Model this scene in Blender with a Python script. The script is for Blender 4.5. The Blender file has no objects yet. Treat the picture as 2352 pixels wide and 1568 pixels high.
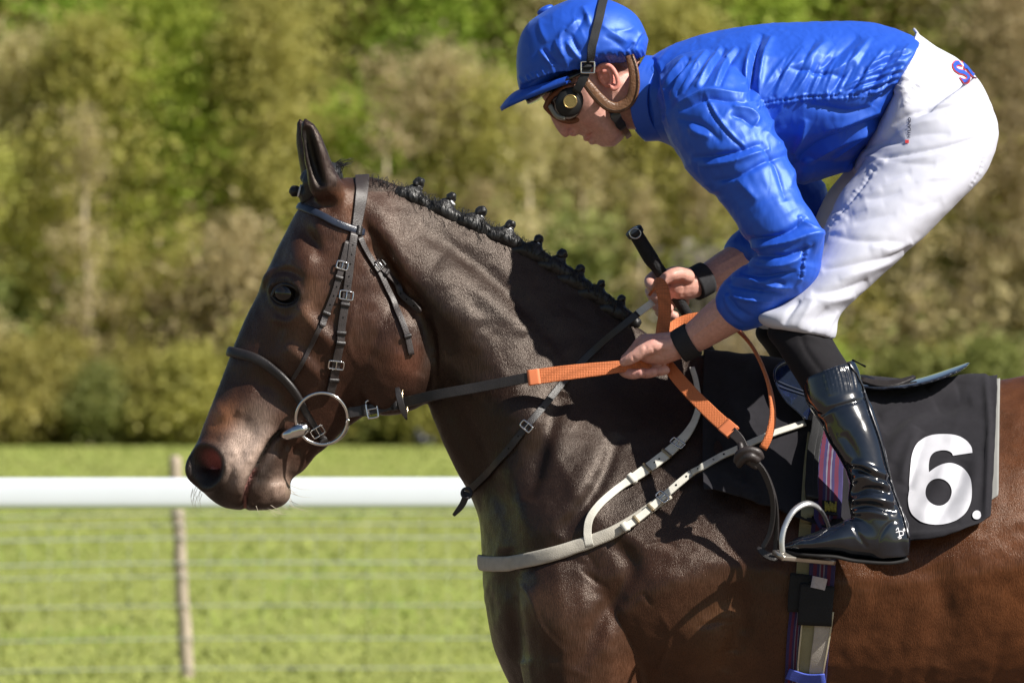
import bpy, bmesh, math, random
import numpy as np
from mathutils import Vector, Matrix
from mathutils.bvhtree import BVHTree

SC = bpy.context.scene
COL = SC.collection
R = math.radians

# ------------------------------------------------------------------ camera
CAM_D, CAM_H = 16.0, 1.6
PXM, CX, HZ = 1200.0, 1176.0, 915.0        # measured pixels per metre at the horse, picture centre, horizon row
cam = bpy.data.objects.new('camera', bpy.data.cameras.new('camera'))
COL.objects.link(cam)
cam.location = (0, -CAM_D, CAM_H)
cam.rotation_euler = (R(90), 0, 0)
cam.data.sensor_width = 36.0
cam.data.lens = 36.0 * PXM * CAM_D / 2352.0
cam.data.shift_y = (HZ - 784.0) / 2352.0
cam.data.clip_end = 6000
cam.data.dof.use_dof = True
cam.data.dof.focus_distance = CAM_D - 0.22
cam.data.dof.aperture_fstop = 12.0
SC.camera = cam

# ------------------------------------------------------------------ light
SUN = Vector((0.645, -0.385, 0.66)).normalized()      # towards the sun
world = bpy.data.worlds.new('World')
SC.world = world
world.use_nodes = True
wn = world.node_tree
sky = wn.nodes.new('ShaderNodeTexSky')
sky.sky_type = 'NISHITA'
sky.sun_disc = False
sky.sun_elevation = math.asin(SUN.z)
sky.sun_rotation = math.atan2(SUN.x, SUN.y)
sky.air_density = 1.0
sky.dust_density = 1.0
wn.links.new(sky.outputs[0], wn.nodes['Background'].inputs[0])
wn.nodes['Background'].inputs[1].default_value = 0.05
sun = bpy.data.objects.new('sun', bpy.data.lights.new('sun', 'SUN'))
COL.objects.link(sun)
sun.data.energy = 5.0
sun.data.angle = R(0.55)
sun.data.color = (1.0, 0.95, 0.87)
sun.rotation_euler = SUN.to_track_quat('Z', 'Y').to_euler()
sun.location = SUN * 30

SC.view_settings.view_transform = 'Standard'
SC.view_settings.look = 'None'
SC.view_settings.exposure = 0.65
SC.view_settings.gamma = 1.0
SC.view_settings.use_curve_mapping = False
SC.render.engine = 'CYCLES'
SC.cycles.use_denoising = True
SC.cycles.max_bounces = 6
SC.cycles.transparent_max_bounces = 8
SC.render.film_transparent = False

# ------------------------------------------------------------------ helpers
def P(px, py, y=0.0):
    """a measured picture position at depth y -> a point of the place"""
    s = (CAM_D + y) / CAM_D / PXM
    return np.array(((px - CX) * s, y, CAM_H + (HZ - py) * s))
def PR(pts):
    """array of points -> picture positions"""
    s = CAM_D / (CAM_D + pts[:, 1]) * PXM
    return np.stack((CX + pts[:, 0] * s, HZ - (pts[:, 2] - CAM_H) * s), 1)
def tag(o, label=None, cat=None, group=None, kind=None):
    if label: o['label'] = label
    if cat: o['category'] = cat
    if group: o['group'] = group
    if kind: o['kind'] = kind
    return o
def empty(name, loc, label, cat, group=None):
    o = bpy.data.objects.new(name, None)
    COL.objects.link(o)
    o.location = loc
    o.empty_display_size = 0.1
    return tag(o, label, cat, group)
def mk(name, V, F, m, parent=None, smooth=True, uv=None, cols=None):
    V = np.asarray(V, float)
    me = bpy.data.meshes.new(name)
    me.from_pydata(V.tolist() if len(V) < 60000 else V, [], F if isinstance(F, list) else F.tolist())
    if smooth:
        me.polygons.foreach_set('use_smooth', np.ones(len(me.polygons), bool))
    if uv is not None:
        l = me.uv_layers.new(name='UVMap')
        idx = np.zeros(len(me.loops), np.int32)
        me.loops.foreach_get('vertex_index', idx)
        l.data.foreach_set('uv', np.asarray(uv, np.float32)[idx].ravel())
    if cols is not None:
        a = me.color_attributes.new('Col', 'FLOAT_COLOR', 'POINT')
        c = np.ones((len(V), 4), np.float32)
        c[:, :3] = cols
        a.data.foreach_set('color', c.ravel())
    me.update()
    o = bpy.data.objects.new(name, me)
    COL.objects.link(o)
    for mm in (m if isinstance(m, (list, tuple)) else [m]):
        me.materials.append(mm)
    if parent is not None:
        adopt(o, parent)
    return o
def wpos(o):
    p = Vector((0, 0, 0))
    while o is not None:
        p = p + Vector(o.location)
        o = o.parent
    return p
def adopt(o, parent):
    """parent without moving: every object here is unrotated, so locations simply subtract"""
    o.parent = parent
    o.location = Vector(o.location) - wpos(parent)

def catmull(K, n):
    """K (k,d) keys -> (n,d) samples, centripetal-ish Catmull-Rom"""
    K = np.asarray(K, float)
    k = len(K)
    if k == 2:
        t = np.linspace(0, 1, n)[:, None]
        return K[0] * (1 - t) + K[1] * t
    t = np.linspace(0, k - 1, n)
    i = np.clip(t.astype(int), 0, k - 2)
    f = (t - i)[:, None]
    E = np.vstack((2 * K[0] - K[1], K, 2 * K[-1] - K[-2]))
    p0, p1, p2, p3 = E[i], E[i + 1], E[i + 2], E[i + 3]
    return 0.5 * (2 * p1 + (p2 - p0) * f + (2 * p0 - 5 * p1 + 4 * p2 - p3) * f ** 2 + (3 * p1 - p0 - 3 * p2 + p3) * f ** 3)
def even(path, step):
    """resample a polyline (first 3 columns are the position) at an even step"""
    path = np.asarray(path, float)
    d = np.r_[0, np.cumsum(np.linalg.norm(np.diff(path[:, :3], axis=0), axis=1))]
    n = max(2, int(d[-1] / step) + 1)
    t = np.linspace(0, d[-1], n)
    return np.stack([np.interp(t, d, path[:, c]) for c in range(path.shape[1])], 1)
def ringfaces(nr, n, closed_rings=False):
    i = np.arange(nr if closed_rings else nr - 1)[:, None]
    j = np.arange(n)[None, :]
    a = i * n + j
    b = i * n + (j + 1) % n
    c = ((i + 1) % nr) * n + (j + 1) % n
    d = ((i + 1) % nr) * n + j
    return np.stack((a, b, c, d), -1).reshape(-1, 4).tolist()
def loft(st, n=40, m=None):
    """st: (ax,ay,bx,by,yc,[5 widths]) per station: profile end points in picture positions at depth yc,
    five half-widths from a to b. Closed surface of real cross sections."""
    K = []
    for s in st:
        ax, ay, bx, by, yc, w = s
        w = [w] * 5 if not isinstance(w, (list, tuple)) else list(w)
        a, b = P(ax, ay, yc), P(bx, by, yc)
        K.append([a[0], a[2], b[0], b[2], yc] + w)
    m = m or (len(st) - 1) * 6 + 1
    K = catmull(K, m)
    th = np.linspace(0, 2 * np.pi, n, endpoint=False)
    u = (1 - np.cos(th)) / 2
    kn = np.array([0, .25, .5, .75, 1])
    V = []
    for r in K:
        g = np.interp(u, kn, r[5:10])
        V.append(np.stack((r[0] + (r[2] - r[0]) * u, r[4] - np.sin(th) * g, r[1] + (r[3] - r[1]) * u), 1))
    nr = len(V)
    c0, c1 = V[0].mean(0), V[-1].mean(0)
    V = np.vstack(V + [c0[None], c1[None]])
    F = ringfaces(nr, n)
    q = nr * n
    for j in range(n):
        F.append([q, (j + 1) % n, j])
        F.append([q + 1, (nr - 1) * n + j, (nr - 1) * n + (j + 1) % n])
    return V, F
def frames(path, up=None):
    T = np.gradient(path, axis=0)
    T /= np.linalg.norm(T, axis=1)[:, None] + 1e-12
    N = np.zeros_like(T)
    v = np.array(up if up is not None else (0.3, 1.0, 0.2), float)
    for i, t in enumerate(T):
        v = v - t * v.dot(t)
        v /= np.linalg.norm(v) + 1e-12
        N[i] = v
    return T, N, np.cross(T, N)
def tube3(pts, n=14, m=None, flat=1.0, up=None, caps=True):
    """pts: (x,y,z,r) world points -> tapered round tube with rounded ends"""
    K = catmull(np.asarray(pts, float), m or (len(pts) - 1) * 5 + 1)
    p, r = K[:, :3], np.maximum(K[:, 3], 1e-4)
    T, N, B = frames(p, up)
    if caps:
        a = [p[0] - T[0] * r[0] * .75, p[0] - T[0] * r[0] * .45]
        b = [p[-1] + T[-1] * r[-1] * .45, p[-1] + T[-1] * r[-1] * .75]
        p = np.vstack((a, p, b))
        r = np.r_[r[0] * .45, r[0] * .85, r, r[-1] * .85, r[-1] * .45]
        N = np.vstack((N[:1], N[:1], N, N[-1:], N[-1:]))
        B = np.vstack((B[:1], B[:1], B, B[-1:], B[-1:]))
    th = np.linspace(0, 2 * np.pi, n, endpoint=False)
    V = (p[:, None] + r[:, None, None] * (np.cos(th)[None, :, None] * N[:, None] + flat * np.sin(th)[None, :, None] * B[:, None])).reshape(-1, 3)
    nr = len(p)
    F = ringfaces(nr, n)
    F.append(list(range(n))[::-1])
    F.append([(nr - 1) * n + j for j in range(n)])
    return V, F
def tube(pts, **k):
    """pts: (px,py,y,r)"""
    return tube3([list(P(a, b, y)) + [r] for a, b, y, r in pts], **k)
def ellipsoid(c, r, rot=0.0, n=24):
    """c: (px,py,y), r: (rx,ry,rz) metres, rot: turn in the picture plane (rad)"""
    c = P(*c)
    th = np.linspace(0, np.pi, n // 2 + 1)[1:-1]
    ph = np.linspace(0, 2 * np.pi, n, endpoint=False)
    V = np.array([(r[0] * math.sin(t) * math.cos(f), r[1] * math.sin(t) * math.sin(f), r[2] * math.cos(t)) for t in th for f in ph] + [(0, 0, r[2]), (0, 0, -r[2])])
    cs, sn = math.cos(rot), math.sin(rot)
    V = np.stack((V[:, 0] * cs - V[:, 2] * sn, V[:, 1], V[:, 0] * sn + V[:, 2] * cs), 1) + c
    nr = len(th)
    F = ringfaces(nr, n)
    for j in range(n):
        F.append([nr * n, j, (j + 1) % n][::-1])
        F.append([nr * n + 1, (nr - 1) * n + (j + 1) % n, (nr - 1) * n + j][::-1])
    return V, F
def mirror(VF):
    V, F = VF
    V = np.array(V)
    V[:, 1] *= -1
    return V, [f[::-1] for f in F]
def join(parts):
    VV, FF, o = [], [], 0
    for V, F in parts:
        VV.append(np.asarray(V))
        FF += [[i + o for i in f] for f in F]
        o += len(V)
    return np.vstack(VV), FF
def remesh(parts, voxel, smooth=4, fac=.5):
    """one continuous surface out of overlapping closed pieces"""
    V, F = join(parts)
    me = bpy.data.meshes.new('tmp')
    me.from_pydata(V.tolist(), [], F)
    o = bpy.data.objects.new('tmp', me)
    COL.objects.link(o)
    md = o.modifiers.new('r', 'REMESH')
    md.mode = 'VOXEL'
    md.voxel_size = voxel
    if smooth:
        ms = o.modifiers.new('s', 'SMOOTH')
        ms.factor = fac
        ms.iterations = smooth
    dg = bpy.context.evaluated_depsgraph_get()
    ev = o.evaluated_get(dg).to_mesh()
    n = len(ev.vertices)
    V = np.zeros(n * 3)
    ev.vertices.foreach_get('co', V)
    V = V.reshape(-1, 3)
    nl = len(ev.loops)
    li = np.zeros(nl, np.int32)
    ev.loops.foreach_get('vertex_index', li)
    if nl == 4 * len(ev.polygons):
        F = li.reshape(-1, 4)
    else:
        F = [list(p.vertices) for p in ev.polygons]
    o.evaluated_get(dg).to_mesh_clear()
    bpy.data.objects.remove(o)
    bpy.data.meshes.remove(me)
    return V, F
def vnormals(V, F):
    F = np.asarray(F)
    a, b, c, d = (V[F[:, i]] for i in range(4))
    fn = np.cross(c - a, d - b)
    N = np.zeros_like(V)
    for i in range(4):
        np.add.at(N, F[:, i], fn)
    return N / (np.linalg.norm(N, axis=1)[:, None] + 1e-12)
def lap(V, F, it=1, fac=.5, mask=None):
    F = np.asarray(F)
    E = np.vstack([F[:, [i, (i + 1) % 4]] for i in range(4)])
    E = np.unique(np.sort(E, 1), axis=0)
    deg = np.bincount(E.ravel(), minlength=len(V)).astype(float)[:, None]
    for _ in range(it):
        S = np.zeros_like(V)
        for k in range(3):
            S[:, k] = np.bincount(E[:, 0], V[E[:, 1], k], len(V)) + np.bincount(E[:, 1], V[E[:, 0], k], len(V))
        D = (S / np.maximum(deg, 1) - V) * fac
        V = V + (D if mask is None else D * mask[:, None])
    return V
def hash3(i, j, k, s):
    h = (i * 374761393 + j * 668265263 + k * 2147483647 + s * 1274126177) & 0xffffffff
    h = ((h ^ (h >> 13)) * 1274126177) & 0xffffffff
    return ((h ^ (h >> 16)) & 0xffff) / 32767.5 - 1.0
def vnoise(X, scale, seed=0):
    """value noise in -1..1 at points X (n,3)"""
    X = np.asarray(X, float) * scale + 100.0
    I = np.floor(X).astype(np.int64)
    f = X - I
    f = f * f * (3 - 2 * f)
    out = 0
    for dx in (0, 1):
        for dy in (0, 1):
            for dz in (0, 1):
                w = (f[:, 0] if dx else 1 - f[:, 0]) * (f[:, 1] if dy else 1 - f[:, 1]) * (f[:, 2] if dz else 1 - f[:, 2])
                out = out + w * hash3(I[:, 0] + dx, I[:, 1] + dy, I[:, 2] + dz, seed)
    return out
def seg_dist(q, pts):
    """distance of positions q (n,2) to a polyline pts, and position along it 0..1"""
    pts = np.asarray(pts, float)[:, :2]
    L = np.r_[0, np.cumsum(np.linalg.norm(np.diff(pts, axis=0), axis=1))]
    best = np.full(len(q), 1e9)
    tt = np.zeros(len(q))
    sd = np.zeros(len(q))
    for i in range(len(pts) - 1):
        a, b = pts[i], pts[i + 1]
        ab = b - a
        t = np.clip(((q - a) @ ab) / (ab @ ab + 1e-9), 0, 1)
        e = q - (a + t[:, None] * ab)
        d = np.hypot(e[:, 0], e[:, 1])
        m = d < best
        best[m] = d[m]
        tt[m] = (L[i] + t[m] * (L[i + 1] - L[i])) / L[-1]
        sd[m] = np.sign(ab[0] * e[m, 1] - ab[1] * e[m, 0])
    return best, tt, sd
def blob(q, px, py, rx, ry=None, rot=0.0, pw=2.0):
    """soft 0..1 bump of radii rx, ry (pixels) at px, py; larger pw = flatter top"""
    ry = ry or rx
    c, s = math.cos(R(rot)), math.sin(R(rot))
    dx, dy = q[:, 0] - px, q[:, 1] - py
    u, v = (dx * c + dy * s) / rx, (-dx * s + dy * c) / ry
    return np.exp(-(u * u + v * v) ** (pw / 2))
def line(q, pts, r, taper=True, smooth=8, cusp=0.0):
    """soft ridge of radius r (pixels) along a curve"""
    pts = catmull(np.asarray(pts, float), (len(pts) - 1) * smooth + 1) if len(pts) > 2 else np.asarray(pts, float)
    lo, hi = pts.min(0) - 3 * r, pts.max(0) + 3 * r
    out = np.zeros(len(q))
    m = np.all((q > lo) & (q < hi), axis=1)
    if m.any():
        d, t, _ = seg_dist(q[m], pts)
        g = np.exp(-(d / r) ** 2)
        if cusp:
            g = (1 - cusp) * g + cusp * np.exp(-1.6 * d / r)
        out[m] = g * (np.clip(4 * t * (1 - t), 0, 1) ** .5 if taper else 1.0)
    return out
def ridged(V, ang, fa, fc, seed, sharp=1.0):
    """creases: sharp ridges running along direction ang (degrees, picture plane), -1..1"""
    c, s = math.cos(R(ang)), math.sin(R(ang))
    u, v = V[:, 0] * c + V[:, 2] * s, -V[:, 0] * s + V[:, 2] * c
    w = vnoise(np.stack((u * fa * .5, V[:, 1] * fa * .5, v * fa * .5), 1), 1, seed + 50)
    n = vnoise(np.stack((u * fa + w * .6, V[:, 1] * fa, v * fc + w * .9), 1), 1, seed)
    return (1 - 2 * np.abs(n) ** sharp) * np.clip(.55 + .9 * w, .1, 1.4)
def proj_sym(V):
    """picture position of every point, the far half read as if it were the near half"""
    W = V.copy()
    W[:, 1] = -np.abs(W[:, 1])
    return PR(W)
def bvh(V, F):
    return BVHTree.FromPolygons([Vector(v) for v in V], F if isinstance(F, list) else F.tolist())
CAMV = Vector((0, -CAM_D, CAM_H))
def cast(tree, px, py):
    """where the line of sight through a picture position meets a surface"""
    d = (Vector(P(px, py, 0)) - CAMV).normalized()
    h = tree.ray_cast(CAMV, d)
    return (np.array(h[0]), np.array(h[1])) if h[0] is not None else (None, None)

# ------------------------------------------------------------------ materials
def mat(name, col, rough=.5, spec=.5, metal=0.0, coat=0.0, sheen=0.0, var=.12, vscale=30.0, bump=0.0, bscale=300.0, stretch=(1, 1, 1), sss=0.0, attr=False, coatr=.05, rvar=0.0):
    m = bpy.data.materials.new(name)
    m.use_nodes = True
    nt = m.node_tree
    b = nt.nodes['Principled BSDF']
    L = nt.links.new
    tc = nt.nodes.new('ShaderNodeTexCoord')
    mp = nt.nodes.new('ShaderNodeMapping')
    mp.inputs['Scale'].default_value = stretch
    L(tc.outputs['Object'], mp.inputs[0])
    if attr:
        src = nt.nodes.new('ShaderNodeAttribute')
        src.attribute_name = 'Col'
        src = src.outputs['Color']
    else:
        s = nt.nodes.new('ShaderNodeRGB')
        s.outputs[0].default_value = (*col, 1)
        src = s.outputs[0]
    if var:
        nz = nt.nodes.new('ShaderNodeTexNoise')
        nz.inputs['Scale'].default_value = vscale
        nz.inputs['Detail'].default_value = 6
        nz.inputs['Roughness'].default_value = .6
        L(mp.outputs[0], nz.inputs['Vector'])
        mr = nt.nodes.new('ShaderNodeMapRange')
        mr.inputs['From Min'].default_value = .25
        mr.inputs['From Max'].default_value = .75
        mr.inputs['To Min'].default_value = 1 - var
        mr.inputs['To Max'].default_value = 1 + var
        L(nz.outputs[0], mr.inputs['Value'])
        vm = nt.nodes.new('ShaderNodeVectorMath')
        vm.operation = 'SCALE'
        L(src, vm.inputs[0])
        L(mr.outputs[0], vm.inputs['Scale'])
        src = vm.outputs[0]
        if rvar:
            m2 = nt.nodes.new('ShaderNodeMapRange')
            m2.inputs['From Min'].default_value = .3
            m2.inputs['From Max'].default_value = .7
            m2.inputs['To Min'].default_value = max(0, rough - rvar)
            m2.inputs['To Max'].default_value = rough + rvar
            L(nz.outputs[0], m2.inputs['Value'])
            L(m2.outputs[0], b.inputs['Roughness'])
    L(src, b.inputs['Base Color'])
    if not rvar:
        b.inputs['Roughness'].default_value = rough
    b.inputs['Specular IOR Level'].default_value = spec
    b.inputs['Metallic'].default_value = metal
    b.inputs['Coat Weight'].default_value = coat
    b.inputs['Coat Roughness'].default_value = coatr
    b.inputs['Sheen Weight'].default_value = sheen
    if sss:
        b.inputs['Subsurface Weight'].default_value = sss
        b.inputs['Subsurface Radius'].default_value = (.01, .004, .002)
        b.inputs['Subsurface Scale'].default_value = .6
    if bump:
        n2 = nt.nodes.new('ShaderNodeTexNoise')
        n2.inputs['Scale'].default_value = bscale
        n2.inputs['Detail'].default_value = 3
        L(mp.outputs[0], n2.inputs['Vector'])
        bp = nt.nodes.new('ShaderNodeBump')
        bp.inputs['Strength'].default_value = 1.0
        bp.inputs['Distance'].default_value = bump
        L(n2.outputs[0], bp.inputs['Height'])
        L(bp.outputs[0], b.inputs['Normal'])
    return m
# ================================================================== the place behind: field, rail, fence, wood
WOOD_Y = 263.0                                 # where the field ends (distance from the camera 279 m)
def ground_z(x, y):
    return np.where(y > WOOD_Y + 6, (y - WOOD_Y - 6) * .30, 0.0)
def nodemat(name):
    m = bpy.data.materials.new(name)
    m.use_nodes = True
    return m, m.node_tree, m.node_tree.nodes['Principled BSDF']
def field_material():
    m, nt, b = nodemat('meadow')
    L = nt.links.new
    g = nt.nodes.new('ShaderNodeNewGeometry')
    def noise(scale, sy, det=5):
        mp = nt.nodes.new('ShaderNodeMapping')
        mp.inputs['Scale'].default_value = (scale, scale * sy, scale)
        L(g.outputs['Position'], mp.inputs[0])
        n = nt.nodes.new('ShaderNodeTexNoise')
        n.inputs['Scale'].default_value = 1
        n.inputs['Detail'].default_value = det
        L(mp.outputs[0], n.inputs['Vector'])
        return n.outputs[0]
    def ramp(f, stops):
        r = nt.nodes.new('ShaderNodeValToRGB')
        e = r.color_ramp.elements
        e[0].position, e[0].color = stops[0][0], (*stops[0][1], 1)
        e[1].position, e[1].color = stops[-1][0], (*stops[-1][1], 1)
        for p, c in stops[1:-1]:
            x = e.new(p)
            x.color = (*c, 1)
        L(f, r.inputs[0])
        return r.outputs[0]
    def mix(a, bb, f):
        x = nt.nodes.new('ShaderNodeMix')
        x.data_type = 'RGBA'
        L(a, x.inputs['A'])
        L(bb, x.inputs['B'])
        if isinstance(f, float):
            x.inputs['Factor'].default_value = f
        else:
            L(f, x.inputs['Factor'])
        return x.outputs['Result']
    c1 = ramp(noise(1.3, .22), [(.2, (.215, .255, .055)), (.5, (.245, .270, .070)), (.8, (.265, .275, .080))])
    c2 = ramp(noise(7.0, .16), [(.2, (.205, .255, .052)), (.55, (.240, .270, .070)), (.82, (.270, .275, .082))])
    L(mix(c1, c2, .5), b.inputs['Base Color'])
    b.inputs['Roughness'].default_value = .9
    b.inputs['Specular IOR Level'].default_value = .1
    return m
def build_field():
    ys = np.r_[-60, -20, 0, 20, 60, 120, 200, WOOD_Y, WOOD_Y + 6, WOOD_Y + 60, WOOD_Y + 160, 3000]
    xs = np.array([-2500, -300, -60, -20, 0, 20, 60, 300, 2500.])
    V = [(x, y, float(min(ground_z(x, y), 46))) for y in ys for x in xs]
    n = len(xs)
    F = [[j * n + i, j * n + i + 1, (j + 1) * n + i + 1, (j + 1) * n + i] for j in range(len(ys) - 1) for i in range(n - 1)]
    tag(mk('field', V, F, field_material(), smooth=False), kind='structure')
    # grass blades of the meadow, longer tufts here and there
    rng = np.random.default_rng(3)
    n = 62000
    t = rng.random(n)
    d = 44.0 * (276.0 / 44.0) ** (t ** 1.25)          # distance from the camera
    x = (rng.random(n) * 2 - 1) * (d * .140 + 1.2)
    sc = (d / 47.0) ** .62
    h = (.018 + .020 * rng.random(n) + .035 * (rng.random(n) > .988)) * sc
    w = (.010 + .010 * rng.random(n)) * sc
    a = rng.random(n) * np.pi
    lx, ly = rng.normal(0, .9, n) * h, rng.normal(0, .9, n) * h
    y = d - CAM_D
    p0 = np.stack((x - np.cos(a) * w, y - np.sin(a) * w, np.full(n, -.002)), 1)
    p1 = np.stack((x + np.cos(a) * w, y + np.sin(a) * w, np.full(n, -.002)), 1)
    p2 = np.stack((x + lx, y + ly, h), 1)
    V = np.stack((p0, p1, p2), 1).reshape(-1, 3)
    F = np.arange(3 * n).reshape(-1, 3).tolist()
    base = np.array([.220, .280, .058])
    dry = np.array([.285, .285, .090])
    lush = np.array([.205, .285, .050])
    patch = vnoise(np.stack((x * .55, y * .09, np.zeros(n)), 1), 1, 11) * .5 + .5
    k = np.clip(patch * .8 + rng.normal(0, .12, n), 0, 1)[:, None]
    c = base * (1 - k) + dry * k
    g = (vnoise(np.stack((x * 1.1, y * .2, np.zeros(n)), 1), 1, 17) > .62)[:, None]
    c = np.where(g, lush, c) * rng.uniform(.88, 1.12, (n, 1))
    o = mk('meadow_grass', V, F, mat('grass_blades', (1, 1, 1), .7, .2, attr=True, var=0), smooth=False, cols=np.repeat(c, 3, 0))
    tag(o, 'short meadow grass between the white rail and the wood', 'grass', kind='stuff')
build_field()
def build_path():
    m = mat('sandy_path', (.15, .115, .092), .95, .1, var=.25, vscale=2.5, bump=.01, bscale=20)
    xs = np.linspace(-60, 60, 41)
    V = [(x, y + .25 * math.sin(x * .7 + y), .004) for y in (-14.0, -5.0, 4.0, 13.0) for x in xs]
    n = len(xs)
    F = [[j * n + i, j * n + i + 1, (j + 1) * n + i + 1, (j + 1) * n + i] for j in range(3) for i in range(n - 1)]
    tag(mk('path', V, F, m), kind='structure')
build_path()

# ---- white running rail (32 m from the camera)
def build_rail():
    Y = 16.0
    W = mat('rail_plastic', (.72, .76, .84), .35, .4, var=.03, vscale=3)
    zt, zb = P(0, 1096.5, Y)[2], P(0, 1168.5, Y)[2]
    zc, hh = (zt + zb) / 2, (zt - zb) / 2
    r = empty('running_rail', (0, Y, 0), 'white plastic running rail with rounded tube in front of the meadow', 'rail')
    th = np.linspace(0, 2 * np.pi, 28, endpoint=False)
    sec = np.stack((np.sign(np.cos(th)) * np.abs(np.cos(th)) ** .6 * .034, np.sign(np.sin(th)) * np.abs(np.sin(th)) ** .6 * hh), 1)
    xs = np.linspace(-26, 26, 53)
    drop = lambda x: -.0030 * (x) / 2.0 * -1
    V = np.array([(x, Y + s[0], zc + s[1] + drop(x) * .55) for x in xs for s in sec])
    mk('rail_tube', V, ringfaces(len(xs), 28), W, r)
    for x in (-14.5, -6.0, .9, 9.0, 17.0):
        a = tube3([(x, Y + .05, zc, .022), (x, Y + .30, zc - .12, .024), (x, Y + .42, zc - .45, .026), (x, Y + .45, -.02, .028)], n=12, m=18)
        mk('rail_support', a[0], a[1], W, r)
build_rail()

# ---- wire fence with one weathered post in view (48 m from the camera)
def build_fence():
    Y = 32.0
    wood = mat('weathered_wood', (.40, .33, .26), .85, .2, var=.35, vscale=14, stretch=(6, 6, 1), bump=.004, bscale=40)
    wire = mat('galvanised_wire', (.44, .46, .45), .5, .5, metal=.3, var=.1)
    r = empty('wire_fence', (0, Y, 0), 'wire mesh stock fence with a round weathered wooden post in the meadow', 'fence')
    def post(px0, px1):
        top, bot = P(px0, 1057, Y), P(px1, 1562, Y)
        k = np.linspace(0, 1, 14)
        rg = random.Random(int(px0))
        pts = [list(top * (1 - t) + bot * t) for t in k]
        pts = [[p[0] + rg.gauss(0, .0035), p[1], min(p[2], top[2]), .038 + .0035 * t + rg.gauss(0, .0012)] for p, t in zip(pts, k)]
        pts[-1][2] = -.03
        a = tube3(pts, n=12, m=30)
        mk('fence_post', a[0], a[1], wood, r)
    post(402, 430)
    post(-1250, -1222)
    post(2060, 2085)
    post(3700, 3728)
    for py in (1188, 1212, 1243, 1300, 1331, 1398, 1474, 1542):
        pts = []
        for px in np.linspace(-1300, 3750, 60):
            sag = 6 * math.sin((px - 402) / 1655 * math.pi) ** 2
            pts.append(list(P(px, py - .010 * (px - 400) + sag - 8, Y - .045)) + [.0036 if py not in (1243, 1300) else .0048])
        a = tube3(pts, n=5, m=120, caps=False)
        mk('line_wire', a[0], a[1], wire, r)
    i = 0
    px = -1290
    while px < 3740:
        a = tube3([list(P(px, 1196 - .010 * (px - 400), Y - .045)) + [.0009], list(P(px + 3, 1550, Y - .045)) + [.0009]], n=4, m=3, caps=False)
        mk('stay_wire', a[0], a[1], wire, r)
        px += 61
build_fence()

# ---- the wood
def leaf_material(name, c1, c2, c3):
    m, nt, b = nodemat(name)
    L = nt.links.new
    a = nt.nodes.new('ShaderNodeAttribute')
    a.attribute_name = 'Col'
    sx = nt.nodes.new('ShaderNodeSeparateColor')
    L(a.outputs['Color'], sx.inputs[0])
    r = nt.nodes.new('ShaderNodeValToRGB')
    e = r.color_ramp.elements
    e[0].position, e[0].color = 0, (*c1, 1)
    e[1].position, e[1].color = 1, (*c3, 1)
    x = e.new(.5)
    x.color = (*c2, 1)
    L(sx.outputs[0], r.inputs[0])
    oi = nt.nodes.new('ShaderNodeObjectInfo')
    hs = nt.nodes.new('ShaderNodeHueSaturation')
    mr = nt.nodes.new('ShaderNodeMapRange')
    mr.inputs['To Min'].default_value = .85
    mr.inputs['To Max'].default_value = 1.25
    L(oi.outputs['Random'], mr.inputs['Value'])
    L(mr.outputs[0], hs.inputs['Value'])
    m2 = nt.nodes.new('ShaderNodeMapRange')
    m2.inputs['To Min'].default_value = .485
    m2.inputs['To Max'].default_value = .515
    L(oi.outputs['Random'], m2.inputs['Value'])
    L(m2.outputs[0], hs.inputs['Hue'])
    L(r.outputs[0], hs.inputs['Color'])
    L(hs.outputs[0], b.inputs['Base Color'])
    b.inputs['Roughness'].default_value = .6
    b.inputs['Specular IOR Level'].default_value = .25
    tr = nt.nodes.new('ShaderNodeBsdfTranslucent')
    L(hs.outputs[0], tr.inputs[0])
    mx = nt.nodes.new('ShaderNodeMixShader')
    mx.inputs[0].default_value = .5
    L(b.outputs[0], mx.inputs[1])
    L(tr.outputs[0], mx.inputs[2])
    L(mx.outputs[0], nt.nodes['Material Output'].inputs[0])
    return m
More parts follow.
